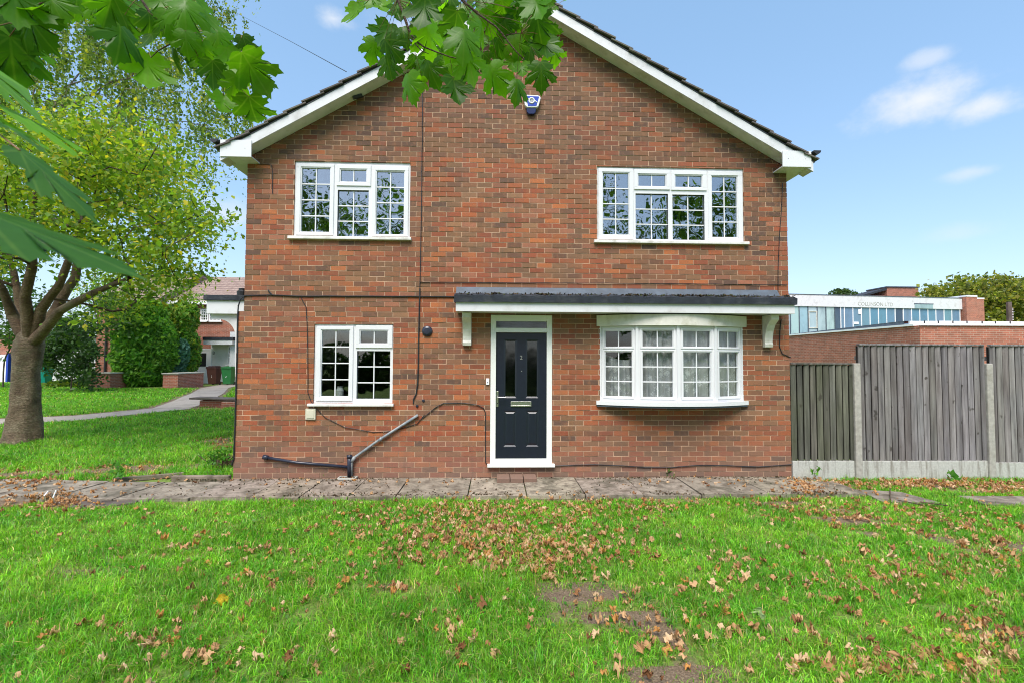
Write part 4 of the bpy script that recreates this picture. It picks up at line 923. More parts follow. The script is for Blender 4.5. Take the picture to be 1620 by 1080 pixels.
# white garages further left
ga = thing('garage_block', (-30, 26, tz), 'low white garage block behind the thick tree trunk', 'garage')
a, b = at(72, 535, 24), at(150, 604, 24); s = MB(); s.box(a.x, b.x, 24, 28, 0, a.z, 'render'); s.box(a.x-.1, b.x+.1, 23.8, 28, a.z, a.z+.2, 'felt'); s.build('wall', ga)
a, b = at(-60, 560, 24), at(12, 606, 24); s = MB(); s.box(a.x, b.x, 23.9, 28, 0, a.z, 'white'); s.box(b.x, b.x+.12, 23.85, 24.3, 0, a.z+.1, 'blueplastic'); s.box(a.x, b.x+3, 24.1, 28, a.z+.001, a.z+1.2, 'brickfar'); s.build('garage_door', ga)

# planters
for i, (xa, xb, ya, yb, lab) in enumerate([(-20.42, -19.35, 17.5, 19.2, 'brick planter pillar left of the rounded conifer'), (-16.77, -16.03, 17.5, 19.6, 'brick planter pillar right of the rounded conifer')]):
    t = thing('brick_planter', ((xa+xb)/2, (ya+yb)/2, tz), lab, 'planter', 'brick planters by the houses')
    s = MB(); s.box(xa, xb, ya, yb, 0, .90, 'brickfar'); s.build('wall', t); s = MB(); s.box(xa-.05, xb+.05, ya-.05, yb+.05, .901, .96, 'concrete'); s.build('coping', t, bevel=.01)
# low broken wall with slab
t = thing('low_wall', (-9, 9.2, .1), 'low broken brick wall with a slab on top near the house corner', 'wall')
s = MB(); s.box(-9.75, -8.3, 9.0, 9.25, -.05, .33, 'brickfar'); s.box(-8.9, -8.1, 8.75, 9.0, -.05, .3, 'brickfar', rot=Matrix.Rotation(R_(6), 3, 'Z')); s.build('bricks', t, bevel=.01)
s = MB(); s.box(-10.0, -8.0, 8.85, 9.45, .345, .40, 'darkslab', rot=Matrix.Rotation(R_(1.5), 3, 'Y')); s.build('slab', t, bevel=.01)
# bins
def bincol(name, c): M[name] = simple(name, c, .45, .15, 6, .05)
bincol('binbrown', (.085, .03, .025)); bincol('bingreen', (.03, .20, .055)); bincol('binteal', (.0, .36, .26)); bincol('tealp', (.03, .25, .27)); bincol('binlid', (.05, .02, .02))
def wheelie(x, y, h, mat, lid, label, mark=None, rz=0.0):
    t = thing('wheelie_bin', (x, y, tz), label, 'bin', 'wheelie bins by the far houses'); w, d_ = .56*h/1.07, .6*h/1.07
    T = Matrix.Translation((x, y, tz)) @ Matrix.Rotation(rz, 4, 'Z')
    s = MB(T); b0, b1 = .40*w/.56, w*.5
    vs = [(-b0*.5*1.05, -.2, .06), (b0*.5*1.05, -.2, .06), (b0*.5*1.05, .22, .06), (-b0*.5*1.05, .22, .06), (-b1, -d_/2, h*.9), (b1, -d_/2, h*.9), (b1, d_/2, h*.9), (-b1, d_/2, h*.9)]
    s.add(vs, [(3, 2, 1, 0), (0, 1, 5, 4), (1, 2, 6, 5), (2, 3, 7, 6), (3, 0, 4, 7), (4, 5, 6, 7)], mat); s.box(-b1-.02, b1+.02, -d_/2-.02, d_/2+.02, h*.87, h*.905, mat); s.build('body', t, bevel=.012)
    s = MB(T); s.box(-b1-.01, b1+.01, -d_/2-.03, d_/2+.02, h*.907, h*.96, lid); s.box(-b1*.7, b1*.7, -d_/2+.05, d_/2-.05, h*.961, h, lid); s.tube([(-b1, d_/2+.05, h*.93), (b1, d_/2+.05, h*.93)], .018, lid, 8); s.build('lid', t, bevel=.01)
    for sx in (-1, 1):
        s = MB(T); s.tube([(sx*.2-.02, .24, .1), (sx*.2+.02, .24, .1)], .1, 'black', 14); s.build('wheel', t)
    if mark: text(mark, .34, T @ Vector((0, -d_/2+.052, h*.5)), 'white', 'number', t)
p = at(338.5, 611, 21.2); wheelie(p.x, 21.2, 1.1, 'binbrown', 'binlid', 'dark brown wheelie bin in front of the pale door', '?')
p = at(361.5, 611, 21.2); wheelie(p.x, 21.2, 1.08, 'bingreen', 'bingreen', 'green wheelie bin next to the house corner', '7')
p = at(70, 607, 22); wheelie(p.x, 22.0, 1.1, 'binteal', 'binteal', 'teal wheelie bin beside the thick tree trunk')
p = at(199, 612, 19.3); wheelie(p.x, 19.3, 1.15, 'binbrown', 'binlid', 'dark brown bin half hidden behind the rounded conifer')

# ------------------------------------------------------------------ vegetation
def leafcards(C, size, cols, up=.3, nrm=None, elong=1.7, jitter=.35, tipdir=None, bend=.25):
    """C centres (n,3) -> folded leaf quads (n*6 verts -> 4 tris as 2 quads)"""
    n = len(C); A = rng.normal(size=(n, 3)); 
    if tipdir is not None: A = A*.7+tipdir
    A /= np.linalg.norm(A, axis=1)[:, None]
    N = rng.normal(size=(n, 3)); N[:, 2] = N[:, 2]+up*3*np.sign(rng.random(n)+.8); B = np.cross(N, A); B /= np.linalg.norm(B, axis=1)[:, None]; Nn = np.cross(A, B)
    s = size*(1+jitter*rng.normal(size=n)).clip(.45, 1.8); a = A*(s*elong*.5)[:, None]; b = B*(s*.5)[:, None]; f = Nn*(s*bend)[:, None]*.5
    V = np.stack([C-a, C-a*.1+b+f, C+a, C-a*.1-b+f], 1).reshape(-1, 3)
    i = np.arange(n)[:, None]*4; F = np.concatenate([i+0, i+1, i+2, i+0, i+2, i+3], 1).reshape(-1, 3)
    return V, F, np.repeat(cols, 2, axis=0)
def palette(n, pal, w=None):
    pal = np.array(pal); k = rng.choice(len(pal), n, p=None if w is None else np.array(w)/sum(w)); return pal[k]*rng.uniform(.75, 1.25, (n, 1))
class Skel:
    def __init__(s): s.p = []; s.par = []; s.r0 = []
    def add(s, p, par): s.p.append(Vector(p)); s.par.append(par); return len(s.p)-1
    def line(s, pts, par=-1, step=.25):
        for a, b in zip(pts[:-1], pts[1:]):
            a, b = Vector(a), Vector(b); n = max(1, int((b-a).length/step))
            if par < 0: par = s.add(a, -1)
            for k in range(1, n+1): par = s.add(a.lerp(b, k/n)+Vector([random.uniform(-.02, .02) for _ in range(3)])*step*2, par)
        return par
    def reach(s, tg, step=.25, sag=.0, wig=.12, centre=None):
        tg = sorted(tg, key=lambda t: (t-centre).length if centre is not None else t.z)
        P_ = np.array([tuple(p) for p in s.p]); P_ = np.resize(P_, (len(tg)*60+len(s.p), 3)); n = len(s.p); P_[:n] = [tuple(p) for p in s.p]; ends = []
        for t in tg:
            tv = np.array(t); dd_ = P_[:n]-tv; dist = np.sqrt((dd_**2).sum(1)); 
            if centre is not None: dist = dist+.25*np.sqrt(((P_[:n]-np.array(centre))**2).sum(1))
            j = int(dist.argmin()); a = s.p[j].copy(); L_ = (t-a).length; m_ = max(1, int(L_/step)); par = j
            pd = (a-s.p[s.par[j]]).normalized() if s.par[j] >= 0 else Vector((0, 0, 1))
            c = a+pd*L_*.35+Vector((0, 0, L_*sag))
            for k in range(1, m_+1):
                u = k/m_; q = a*(1-u)**2+c*2*u*(1-u)+t*u*u+Vector([random.uniform(-1, 1) for _ in range(3)])*wig*step*(.5 if k == m_ else 1)
                par = s.add(q, par)
                if n < len(P_): P_[n] = tuple(q); n += 1
            ends.append(par)
        return ends
    def radii(s, tip=.006, ex=2.2, scale=1.0):
        n = len(s.p); acc = [0.0]*n
        for i in range(n-1, -1, -1):
            if acc[i] == 0: acc[i] = tip**ex
            if s.par[i] >= 0: acc[s.par[i]] += acc[i]
        return [scale*a**(1/ex) for a in acc]
    def mesh(s, r, mat, sides=6, rmin=0.0):
        V = []; F = []; CC = []
        for i, p in enumerate(s.p):
            if s.par[i] < 0: continue
            j = s.par[i]; q = s.p[j]; d_ = p-q
            if d_.length < 1e-5 or r[i] < rmin: continue
            d_.normalize(); a = Vector((0, 0, 1)) if abs(d_.z) < .9 else Vector((1, 0, 0)); a = (a-d_*a.dot(d_)).normalized(); b = d_.cross(a); o = len(V); k_ = 8 if r[i] > .05 else (5 if r[i] > .015 else 3)
            rj = min(r[j], r[i]*1.3)
            q2 = q-d_*rj*.3
            for (c, rr) in ((q2, rj), (p, r[i])):
                for k in range(k_): t = 2*math.pi*k/k_; V.append(c+(a*math.cos(t)+b*math.sin(t))*rr)
            dk_ = min(1, .32+r[i]*9)
            for k in range(k_): F.append((o+k, o+(k+1) % k_, o+k_+(k+1) % k_, o+k_+k)); CC.append((dk_, dk_*.88, dk_*.85))
        V = np.array([tuple(v) for v in V]); F = np.array(F); return npmesh('wood', V, F, np.array(CC), mat)
def ell(n, c, r, shell=.35):
    out = []
    while len(out) < n:
        v = Vector([random.gauss(0, 1) for _ in range(3)]).normalized(); k = random.uniform(shell, 1)**.6; out.append(Vector((c[0]+v.x*r[0]*k, c[1]+v.y*r[1]*k, c[2]+v.z*r[2]*k)))
    return out
def tree(name, label, cat, base, limbs, targets, mat, leafn, spread, lsize, pal, w=None, tip=.006, scale=1, hang=0, group=None, trunk=None, centre=None, sag=.05, up=.3, lmat='leaf', ex=2.2, elong=1.7, wig=.12, keep=None, limbr=None):
    t = thing(name, base, label, cat, group); sk = Skel(); par = -1; fork = None
    if limbs:
        tr = sk.line(limbs[0]); fork = tr
        lr = {}
        for l in limbs[1:]:
            n0 = len(sk.p); sk.line([sk.p[tr]]+l, tr); n1 = len(sk.p)
            if limbr:
                for q in range(n0, n1): u = (q-n0)/max(1, n1-n0); lr[q] = limbr[0]+(limbr[1]-limbr[0])*u**.7
    ends = sk.reach(targets, .28 if scale < 2 else .5, sag, wig, centre if centre is not None else sk.p[fork]); r = sk.radii(tip, ex)
    if trunk:                                              # trunk: list of (point, radius)
        f = MB(); pts = []; rr = []
        for (a, ra), (b, rb) in zip(trunk[:-1], trunk[1:]):
            n_ = max(2, int((Vector(b)-Vector(a)).length/.07))
            for k in range(n_): u = k/n_; pts.append(Vector(a).lerp(Vector(b), u)); rr.append(ra+(rb-ra)*u)
        pts.append(Vector(trunk[-1][0])); rr.append(trunk[-1][1]); f.tube(pts, rr, mat, 28); tm = f
        vs = []
        for i, v in enumerate(tm.v):
            ring = i//28; c = pts[min(ring, len(pts)-1)]; v = Vector(v); ang = math.atan2(v.y-c.y, v.x-c.x); k = 1+.07*math.sin(3*ang+v.z*1.2)+.05*math.sin(5*ang-v.z*2)+.10*(vnoise(np.array([ang*1.2+9]), np.array([v.z*5+9]), 1, 3)[0]-.5)*2+.12*max(0, 1-(v.z-pts[0].z)/.4)*math.sin(4*ang+1)**2
            vs.append(tuple(c+(v-c)*k))
        tm.v = vs; tm.build('trunk', t, smooth=True)
        # limbs near the fork should not be wider than asked
        r = [min(x, .14) for x in r]
        for q, v in lr.items(): r[q] = max(r[q]*.6, v*random.uniform(.94, 1.06))
    me = sk.mesh(r, mat); me.polygons.foreach_set('use_smooth', [True]*len(me.polygons)); link('branches' if trunk else 'trunk', me, t)
    E_ = np.array([tuple(sk.p[e]) for e in ends]); C = np.repeat(E_, leafn, axis=0); G = rng.normal(size=C.shape)*np.array(spread)
    if hang: G[:, 2] = -np.abs(rng.exponential(hang, len(C))); G[:, :2] = np.repeat(rng.normal(size=(len(E_)*max(1, leafn//22), 2)), 22, axis=0)[:len(C)]*spread[0] if leafn >= 22 else G[:, :2]; G[:, :2] += rng.normal(size=(len(C), 2))*.035
    C = C+G
    if keep is not None: C = C[keep(C)]
    cl = palette(len(C), pal, w); k = vnoise(C[:, 0]+60, C[:, 2]+C[:, 1]+60, .9, 2, 3); cl = cl*(.75+.5*k)[:, None]
    V, F, cc = leafcards(C, lsize, cl, up=up, elong=elong, tipdir=np.array([0, 0, -.8]) if hang else None); me = npmesh('crown', V, F, cc, lmat); link('crown', me, t); return t
def scat(pxs, Y0, Y1, n):                                   # targets given by areas of the view (centre, radii) between two depths
    out = []
    tot = sum(a[2]*a[3] for a in pxs)
    for (cx, cy, rx, ry) in pxs:
        for _ in range(max(3, int(n*rx*ry/tot))):
            a = random.uniform(0, 2*math.pi); k = math.sqrt(random.random()); out.append(at(cx+rx*k*math.cos(a), cy+ry*k*math.sin(a), random.uniform(Y0, Y1)))
    return out
# cherry tree, left
YC = 3.1
def L_(px, py, dy=0): return tuple(at(px, py, YC+dy))
b0 = at(38, 697, YC)
limbs = [[L_(46, 570), L_(48, 549)], [L_(20, 500), L_(2, 455, -.3), L_(-30, 400, -.6)], [L_(30, 480, .3), L_(22, 430, .4), L_(10, 385, .5)], [L_(66, 490, -.2), L_(92, 452, -.4), L_(112, 405, -.5), L_(132, 340, -.6)], [L_(85, 495, .5), L_(118, 440, .8), L_(126, 395, 1.0), L_(120, 320, 1.2), L_(135, 230, 1.3)], [L_(95, 492, -.5), L_(150, 462, -1.0), L_(205, 440, -1.4)], [L_(40, 470, -.4), L_(52, 420, -.6), L_(48, 350, -.8), L_(70, 250, -1)]]
tg = scat([(95, 300, 130, 110), (210, 330, 110, 95), (235, 430, 75, 45), (280, 390, 65, 55), (20, 350, 80, 60), (150, 225, 120, 60), (175, 495, 30, 18), (-60, 300, 90, 160), (255, 280, 60, 60)], YC-2.3, YC+2.6, 390)
tree('cherry_tree', 'thick trunked ornamental cherry with ringed bark and yellow green leaves on the left', 'tree', (b0.x, YC, b0.z), limbs, tg, 'cherrybark', 95, (.29, .29, .12), .052,
     [(.32, .38, .035), (.22, .34, .03), (.14, .26, .03), (.50, .42, .04), (.09, .17, .03)], [4, 5, 4, 1.2, 2], tip=.0075, trunk=[((b0.x-.03, YC, -.12), .36), ((b0.x-.02, YC, .12), .285), (tuple(at(39, 640, YC)), .225), (tuple(at(42, 585, YC)), .215), (tuple(at(46, 556, YC)), .245), (tuple(at(48, 543, YC)), .24), (tuple(at(49, 532, YC)), .19), (tuple(at(51, 522, YC)), .12), (tuple(at(53, 512, YC)), .05)], limbr=(.12, .032), wig=.3, ex=2.35)
# knotted shoulder of the cherry trunk on the right side handled by a stub limb
# birch behind
YB = 9.5
def LB(px, py, dy=0): return tuple(at(px, py, YB+dy))
b1 = at(-70, 660, YB)
limbs = [[(b1.x, YB, 0), LB(-20, 400), LB(20, 260)], [LB(40, 200), LB(58, 130), LB(72, 80), LB(95, 40), LB(110, -30), LB(130, -120)], [LB(70, 190, .5), LB(115, 130, .8), LB(150, 85, 1), LB(185, 30, 1.2), LB(230, -60, 1.3)], [LB(100, 175, -.6), LB(145, 150, -.8), LB(175, 130, -.9), LB(230, 120, -1.2), LB(300, 110, -1.5)], [LB(-30, 150, 0), LB(-60, 40, 0)]]
tg = scat([(90, 30, 130, 60), (250, 40, 110, 60), (330, 60, 80, 60), (300, 140, 100, 60), (180, 150, 110, 60), (370, 175, 48, 35), (40, 130, 90, 80), (320, 240, 40, 40), (200, -80, 220, 70), (-60, 60, 90, 160), (90, 90, 70, 50), (200, 60, 70, 50)], YB-3, YB+2.5, 430)
tree('birch_tree', 'tall pale barked birch with fine weeping twigs behind the cherry', 'tree', (b1.x, YB, .1), limbs, tg, 'birchbark', 132, (.22, .22, .3), .062,
     [(.22, .29, .05), (.13, .21, .04), (.08, .14, .03), (.34, .34, .05)], [4, 5, 3, 1.3], tip=.006, hang=.62, sag=.12, wig=.25, ex=2.2, elong=1.4)
# dark holly-like small tree
YH = 15
tg = scat([(110, 560, 42, 34), (135, 590, 14, 26), (95, 540, 30, 16), (120, 520, 40, 14)], YH-.9, YH+.9, 120)
b2 = at(112, 612, YH)
tree('holly_tree', 'dark glossy leaved small tree between the thick trunk and the left planter', 'tree', (b2.x, YH, .15), [[(b2.x, YH, .1), (b2.x+.05, YH, .9)]], tg, 'bark', 75, (.22, .2, .2), .075, [(.025, .06, .02), (.04, .09, .025), (.06, .12, .03)], None, tip=.006)
# background greenery behind the cherry at left edge
tg = scat([(15, 500, 60, 50), (-60, 480, 60, 80), (150, 500, 50, 40), (-10, 420, 60, 50)], 16, 19, 130); b3 = at(5, 608, 18)
tree('garden_tree', 'mid green leafy tree far behind the cherry trunk at the left edge', 'tree', (b3.x, 18, .16), [[(b3.x, 18, .1), (b3.x, 18, 1.5)]], tg, 'bark', 70, (.4, .4, .3), .1, [(.06, .13, .03), (.10, .19, .04), (.04, .09, .02)], None)
tg = scat([(190, 470, 50, 35), (240, 440, 60, 25), (300, 470, 30, 20), (150, 455, 40, 30)], 17.0, 20.5, 75); b3 = at(170, 608, 20)
tree('lime_tree', 'light green tree rising behind the rounded conifer in front of the roofs', 'tree', (b3.x, 20, .16), [[(b3.x, 20, .1), (b3.x+.6, 20, 2.2)]], tg, 'bark', 50, (.35, .35, .25), .085, [(.18, .33, .05), (.30, .40, .06), (.11, .21, .04)], None)

def shrub(name, label, base, blobs, n, size, pal, mat='leaf', w=None, group=None, spray=True, cat='shrub'):
    t = thing(name, base, label, cat, group); Cs = []; D = []
    tot = sum(b[3]*b[5] for b in blobs)
    for (x, y, z, rx, ry, rz) in blobs:
        k = int(n*rx*rz/tot); v = rng.normal(size=(k, 3)); v /= np.linalg.norm(v, axis=1)[:, None]; rad = 1-np.abs(rng.normal(size=k))*.13
        lump = 1+.22*(vnoise(v[:, 0]*2.2+50+x, v[:, 2]*2.8+v[:, 1]*2+50, 1.6, 3, 5)-.5)*2
        Cs.append(np.array([x, y, z])+v*np.array([rx, ry, rz])*(rad*lump)[:, None]); D.append(v)
    C = np.concatenate(Cs); D = np.concatenate(D); C = C[C[:, 2] > base[2]-.02] if True else C
    D = D[:len(C)]; C = C+rng.normal(size=C.shape)*.03
    cl = palette(len(C), pal, w); k = vnoise(C[:, 0]*1.0+60, C[:, 2]*1.6+60, 2.2, 3, 4); cl = cl*(.55+.9*k)[:, None]
    V, F, cc = leafcards(C, size, cl, up=.5, elong=2.4 if spray else 1.5, tipdir=np.array([0, 0, -.5])); link('crown', npmesh('crown', V, F, cc, mat), t)
    s = MB()
    for (x, y, z, rx, ry, rz) in blobs: s.tube([(base[0], base[1], base[2]-.1), (x, y, z), (x, y, z+rz*.6)], [.07, .04, .015], 'bark', 7)
    s.build('trunk', t); return t
def SB(px, py, rx, ry, Y): c = at(px, py, Y); k = (Y+7)/FPX; return (c.x, Y, c.z, rx*k, min(rx*k, 1.6), ry*k)
Yc = 19.5
shrub('conifer_bush', 'large rounded green conifer bush between the two brick planters', tuple(at(225, 612, Yc)), [SB(225, 575, 38, 42, Yc), SB(232, 530, 34, 36, Yc), SB(232, 500, 24, 26, Yc), SB(212, 545, 28, 40, Yc), SB(250, 560, 24, 50, Yc)], 30000, .11, [(.15, .36, .05), (.22, .46, .07), (.09, .22, .045), (.32, .52, .09)], w=[4, 3, 3, 1.3])
shrub('conifer_bush', 'taller narrow conifer behind the right planter with yellowing tips', tuple(at(290, 606, 21)), [SB(288, 560, 22, 46, 21), SB(292, 505, 18, 26, 21), SB(272, 520, 18, 34, 21)], 14000, .11, [(.16, .35, .05), (.22, .44, .07), (.38, .44, .09), (.09, .21, .045)])
shrub('blue_conifer', 'small blue green conifer between the big conifers above the right planter', tuple(at(276, 604, 20.5)), [SB(280, 575, 12, 30, 20.3), SB(288, 560, 9, 22, 20.3)], 6000, .08, [(.10, .25, .19), (.15, .32, .26)])
shrub('yellow_shrub', 'low yellow green bush at the foot of the white garage wall', tuple(at(120, 611, 20)), [SB(112, 607, 26, 6, 19), SB(135, 606, 18, 8, 19)], 3500, .09, [(.25, .30, .04), (.15, .25, .04)], spray=False)
# broad tree on the right, beyond the factory
YT = 42
tg = scat([(1500, 470, 38, 18), (1560, 460, 55, 22), (1610, 475, 50, 35), (1540, 485, 80, 20), (1690, 470, 60, 45), (1560, 515, 110, 20)], YT-4, YT+5, 420); b4 = at(1570, 600, YT)
tree('broad_tree', 'broad round crowned green tree on the horizon behind the factory pier', 'tree', (b4.x, YT, 0), [[(b4.x, YT, 0), (b4.x, YT, 4)]], tg, 'bark', 55, (.6, .6, .32), .26, [(.19, .22, .04), (.28, .29, .055), (.10, .13, .025), (.34, .29, .06)], [4, 3, 4, 1.6], tip=.02, scale=3, elong=1.3)
tg = scat([(1328, 464, 15, 5), (1345, 466, 10, 2)], 70, 72, 30); b5 = at(1330, 600, 71)
tree('far_tree', 'tiny dark treetop peeping over the factory roof', 'tree', (b5.x, 71, 0), [[(b5.x, 71, 0), (b5.x, 71, 5)]], tg, 'bark', 22, (.45, .45, .16), .25, [(.05, .09, .03)], None, tip=.03, scale=3)

# weeds at the wall foot
def weed(px, py, w, h, label, pal=[(.07, .22, .03), (.12, .30, .04)], n=26, Y=None, big=.05):
    p = atz(px, py, 0.0) if Y is None else at(px, py, Y); V = []; k = w*(CAMP-p).length/FPX*.5; hh = h*(CAMP-p).length/FPX
    C = np.array([tuple(p)]*n)+np.stack([rng.normal(size=n)*k*.45, -np.abs(rng.normal(size=n))*.03, rng.uniform(.01, hh*.85, n)], 1)
    Va, F, cc = leafcards(C, big, palette(n, pal), up=.4, elong=1.5)
    t = thing('weed', (p.x, p.y, p.z), label, 'weed', 'weeds at the wall foot'); link('leaves', npmesh('leaves', Va, F, cc, 'leaf'), t)
    s = MB()
    for c in C[::3]: s.tube([(p.x, p.y, p.z-.01), tuple(c)], .0025, 'grassstem', 4)
    s.build('stem', t)
M['grassstem'] = simple('green_stem', (.12, .2, .05), .6)
weed(450, 751, 34, 12, 'leafy green weed under the low black pipe'); weed(512, 753, 24, 12, 'broad leaved weed just left of the gully', big=.075, n=14); weed(1061, 752, 20, 15, 'bright green weed under the bow window'); weed(850, 752, 14, 6, 'small weed beside the brown door step', n=10, big=.03)
weed(338, 733, 26, 20, 'spiky green plant left of the house corner', Y=.6, n=60, big=.04); weed(356, 728, 20, 20, 'spiky green plant touching the house corner', Y=.7, n=50, big=.04)
weed(1500, 758, 16, 14, 'small weed against the gravel board', n=12, Y=-.12); weed(1290, 752, 16, 14, 'weed below the dark mossy fence panel', n=12, Y=-.12); weed(190, 753, 26, 20, 'weed growing in the bare soil left of the house', Y=-.05, n=30)

# ------------------------------------------------------------------ maple over the camera
def maple_outline(var=0, teeth=1.0):
    # half outline from the stalk (0,0) to the tip (0,1.02); mirrored
    h = [(0.0, 0.0), (.10, -.08), (.22, -.10), (.34, -.02), (.37, .05), (.50, .02), (.44, .13), (.50, .20), (.38, .24), (.32, .30), (.46, .36), (.52, .46), (.62, .50), (.56, .58), (.60, .68), (.47, .66), (.40, .70), (.30, .62), (.22, .60), (.24, .72), (.32, .80), (.20, .84), (.19, .93), (.09, .94), (0.0, 1.08)]
    return h
def maple_mesh(curl, fold, droop, size, seed, asym=.06, crumple=0):
    r = random.Random(seed); h = maple_outline(); R = [(x*(1+r.uniform(-asym, asym)), y*(1+r.uniform(-asym, asym)*.5)) for x, y in h]; Lh = [(-x*(1+r.uniform(-asym, asym)), y*(1+r.uniform(-asym, asym)*.5)) for x, y in h]
    pts = R+Lh[-2:0:-1]; n = len(pts); V = [(0, .28)]; rings = (.35, .7, 1.0)
    for k in rings:
        for x, y in pts: V.append((0+(x)*k, .28+(y-.28)*k))
    F = [(0, 1+i, 1+(i+1) % n) for i in range(n)]
    T3 = []
    for q in range(len(rings)-1):
        for i in range(n):
            a, b, c, d_ = 1+q*n+i, 1+q*n+(i+1) % n, 1+(q+1)*n+(i+1) % n, 1+(q+1)*n+i; T3 += [(a, c, b), (a, d_, c)]
    F = F+T3; uv = np.array(V); out = []
    for x, y in V:
        rr = math.hypot(x, y-.28); ang = math.atan2(x, y-.28); z = -fold*abs(x)*.6-droop*(y**2)*.35+curl*.05*math.sin(ang*2+seed)*rr-curl*.30*rr*rr
        if crumple: z += crumple*(math.sin(x*9+seed)*.12+math.sin(y*8+seed*2)*.12+math.sin((x+y)*14+seed)*.05); k = 1-crumple*.35*rr; x, y = x*k, .28+(y-.28)*k*(1-.1*crumple)
        out.append((x*size, y*size, z*size))
    return np.array(out), np.array(F), uv
MV = [maple_mesh(random.uniform(.3, 1.0), random.uniform(.0, .8), random.uniform(.1, .9), 1.0, i) for i in range(10)]
mt_ = thing('maple_tree', (-4.2, -13.0, 0), 'broad leaved maple whose leafy branches hang over the view from above', 'tree')
LV, LF_, LU, LC = [], [], [], []; petiole = MB(); off = 0
TW = [[(378, 0), (405, 60), (430, 120), (452, 190), (490, 270), (560, 320), (640, 352), (730, 385), (815, 405)], [(810, 0), (870, 50), (930, 100), (985, 140), (1040, 180), (1090, 235), (1130, 290), (1180, 350), (1235, 405)], [(1110, 240), (1160, 228), (1210, 225)], [(495, 290), (540, 345), (590, 365)]]
TWc = [[(540+x/4.263, y/4.263) for x, y in t] for t in TW]
TWl = [[(x/3.6, y/3.6) for x, y in t] for t in [[(790, -20), (860, 80), (960, 190), (1050, 270), (1130, 330), (1200, 385), (1280, 450)], [(1010, 230), (900, 290), (860, 330)], [(300, -40), (200, 60), (120, 160)]]]
def addleaf(px, py, wpx, rot, real=.155, dist=None, tilt=None, col=None, face=None, tip=None):
    global off
    d_ = dist if dist else real*FPX/wpx; c = atd(px, py, d_*1.0); view = (CAMP-c).normalized()
    right = RT; down = -UP; a = R_(rot); tdir = (down*math.cos(a)+right*math.sin(a)).normalized() if tip is None else Vector(tip).normalized()
    tl = random.gauss(0, .38) if tilt is None else tilt; tdir = (tdir+view*tl).normalized()
    nrm = (view+Vector([random.gauss(0, .3) for _ in range(3)])) if face is None else Vector(face); nrm = (nrm-tdir*nrm.dot(tdir)).normalized(); xd = tdir.cross(nrm)
    v, f, uv = MV[random.randrange(len(MV))]; size = real*.92
    w = v*size; P_ = np.array(c)+np.outer(w[:, 0], np.array(xd))+np.outer(w[:, 1]-.45*size, np.array(tdir))+np.outer(w[:, 2], np.array(-nrm if random.random() < .3 else nrm))
    LV.append(P_); LF_.append(f+off); LU.append(uv); off += len(P_)
    cc = col if col else random.choice([(.09, .24, .010), (.11, .28, .012), (.055, .155, .010), (.14, .33, .014), (.085, .22, .010), (.05, .14, .014)]); k = random.uniform(.85, 1.15); LC.append(np.tile(np.array(cc)*k, (len(f), 1)))
    return Vector(c)-tdir*.45*size, nrm
def twigpts(path, dist, dj=0): return [atd(x, y, dist+dj*i) for i, (x, y) in enumerate(path)]
def connect(b, tws):
    best = min((q for t in tws for q in t), key=lambda q: (q-b).length); m_ = (b+best)/2+Vector((0, 0, .01)); petiole.tube([b, m_, best], .0011, 'leafstalk', 4)
M['leafstalk'] = simple('leaf_stalk', (.22, .10, .03), .5)
cen = [(110, 100, 210, 5), (270, 60, 170, 20), (380, 100, 140, 10), (560, 90, 260, -5), (640, 30, 140, 10), (730, 50, 160, 0), (850, 80, 150, 20), (290, 240, 200, -15), (210, 330, 170, -10), (340, 330, 200, 25), (420, 230, 150, 10), (320, 440, 170, 10), (450, 580, 215, -10), (600, 270, 240, 10), (680, 200, 190, 15), (600, 480, 200, 15), (770, 190, 230, 0), (830, 270, 260, 5), (640, 400, 120, 0), (740, 440, 130, 0), (770, 620, 220, 0), (870, 440, 230, 10), (950, 200, 220, 10), (950, 290, 120, 10), (1030, 380, 110, 5), (1030, 520, 220, 20), (1190, 590, 190, -5), (1150, 440, 130, 0), (1050, 30, 170, 0), (1100, 80, 160, 10), (1160, 140, 170, -10), (1250, 40, 150, 20), (1330, 60, 240, 10), (1330, 180, 230, 15), (1180, 310, 170, 10), (1270, 340, 170, 0), (1370, 330, 220, -5), (1440, 370, 170, 15), (1350, 500, 200, 0), (1220, 480, 130, 0), (1410, 240, 140, 20), (960, 430, 150, 10), (480, 430, 120, -10), (1530, 0, 60, 0), (940, 10, 160, 0), (470, 20, 200, 10), (200, 10, 150, 0), (520, 200, 130, -5), (700, 330, 130, 5), (1040, 250, 130, 15), (620, 150, 150, 0), (400, 20, 150, 0), (1400, 60, 120, 10), (1090, 560, 120, 10), (540, 560, 110, 0), (1000, 130, 190, 5), (1110, 180, 150, 10), (1060, 330, 140, 0), (760, 310, 190, -5), (520, 430, 150, 10), (900, 130, 180, 5), (1280, 250, 160, 10), (1240, 150, 170, 0), (1000, 60, 150, -10), (700, 60, 170, 5), (1140, 20, 150, 5), (600, 380, 150, -8)]
tc_ = [twigpts(t, 2.05) for t in TWc]
for t, r_ in zip(tc_, (.0055, .0055, .003, .003)): petiole.tube(t, [r_*(1-.6*i/(len(t)-1)) for i in range(len(t))], 'twig', 7)
for x, y, w_, r_ in cen:
    d_ = min(max(.155*4.263*FPX/w_, 1.75), 2.6)*random.uniform(.96, 1.04); b, n_ = addleaf(540+x/4.263, y/4.263, None, r_+random.uniform(-12, 12), real=min(w_/4.263*d_/FPX, .2), dist=d_); connect(b, tc_)
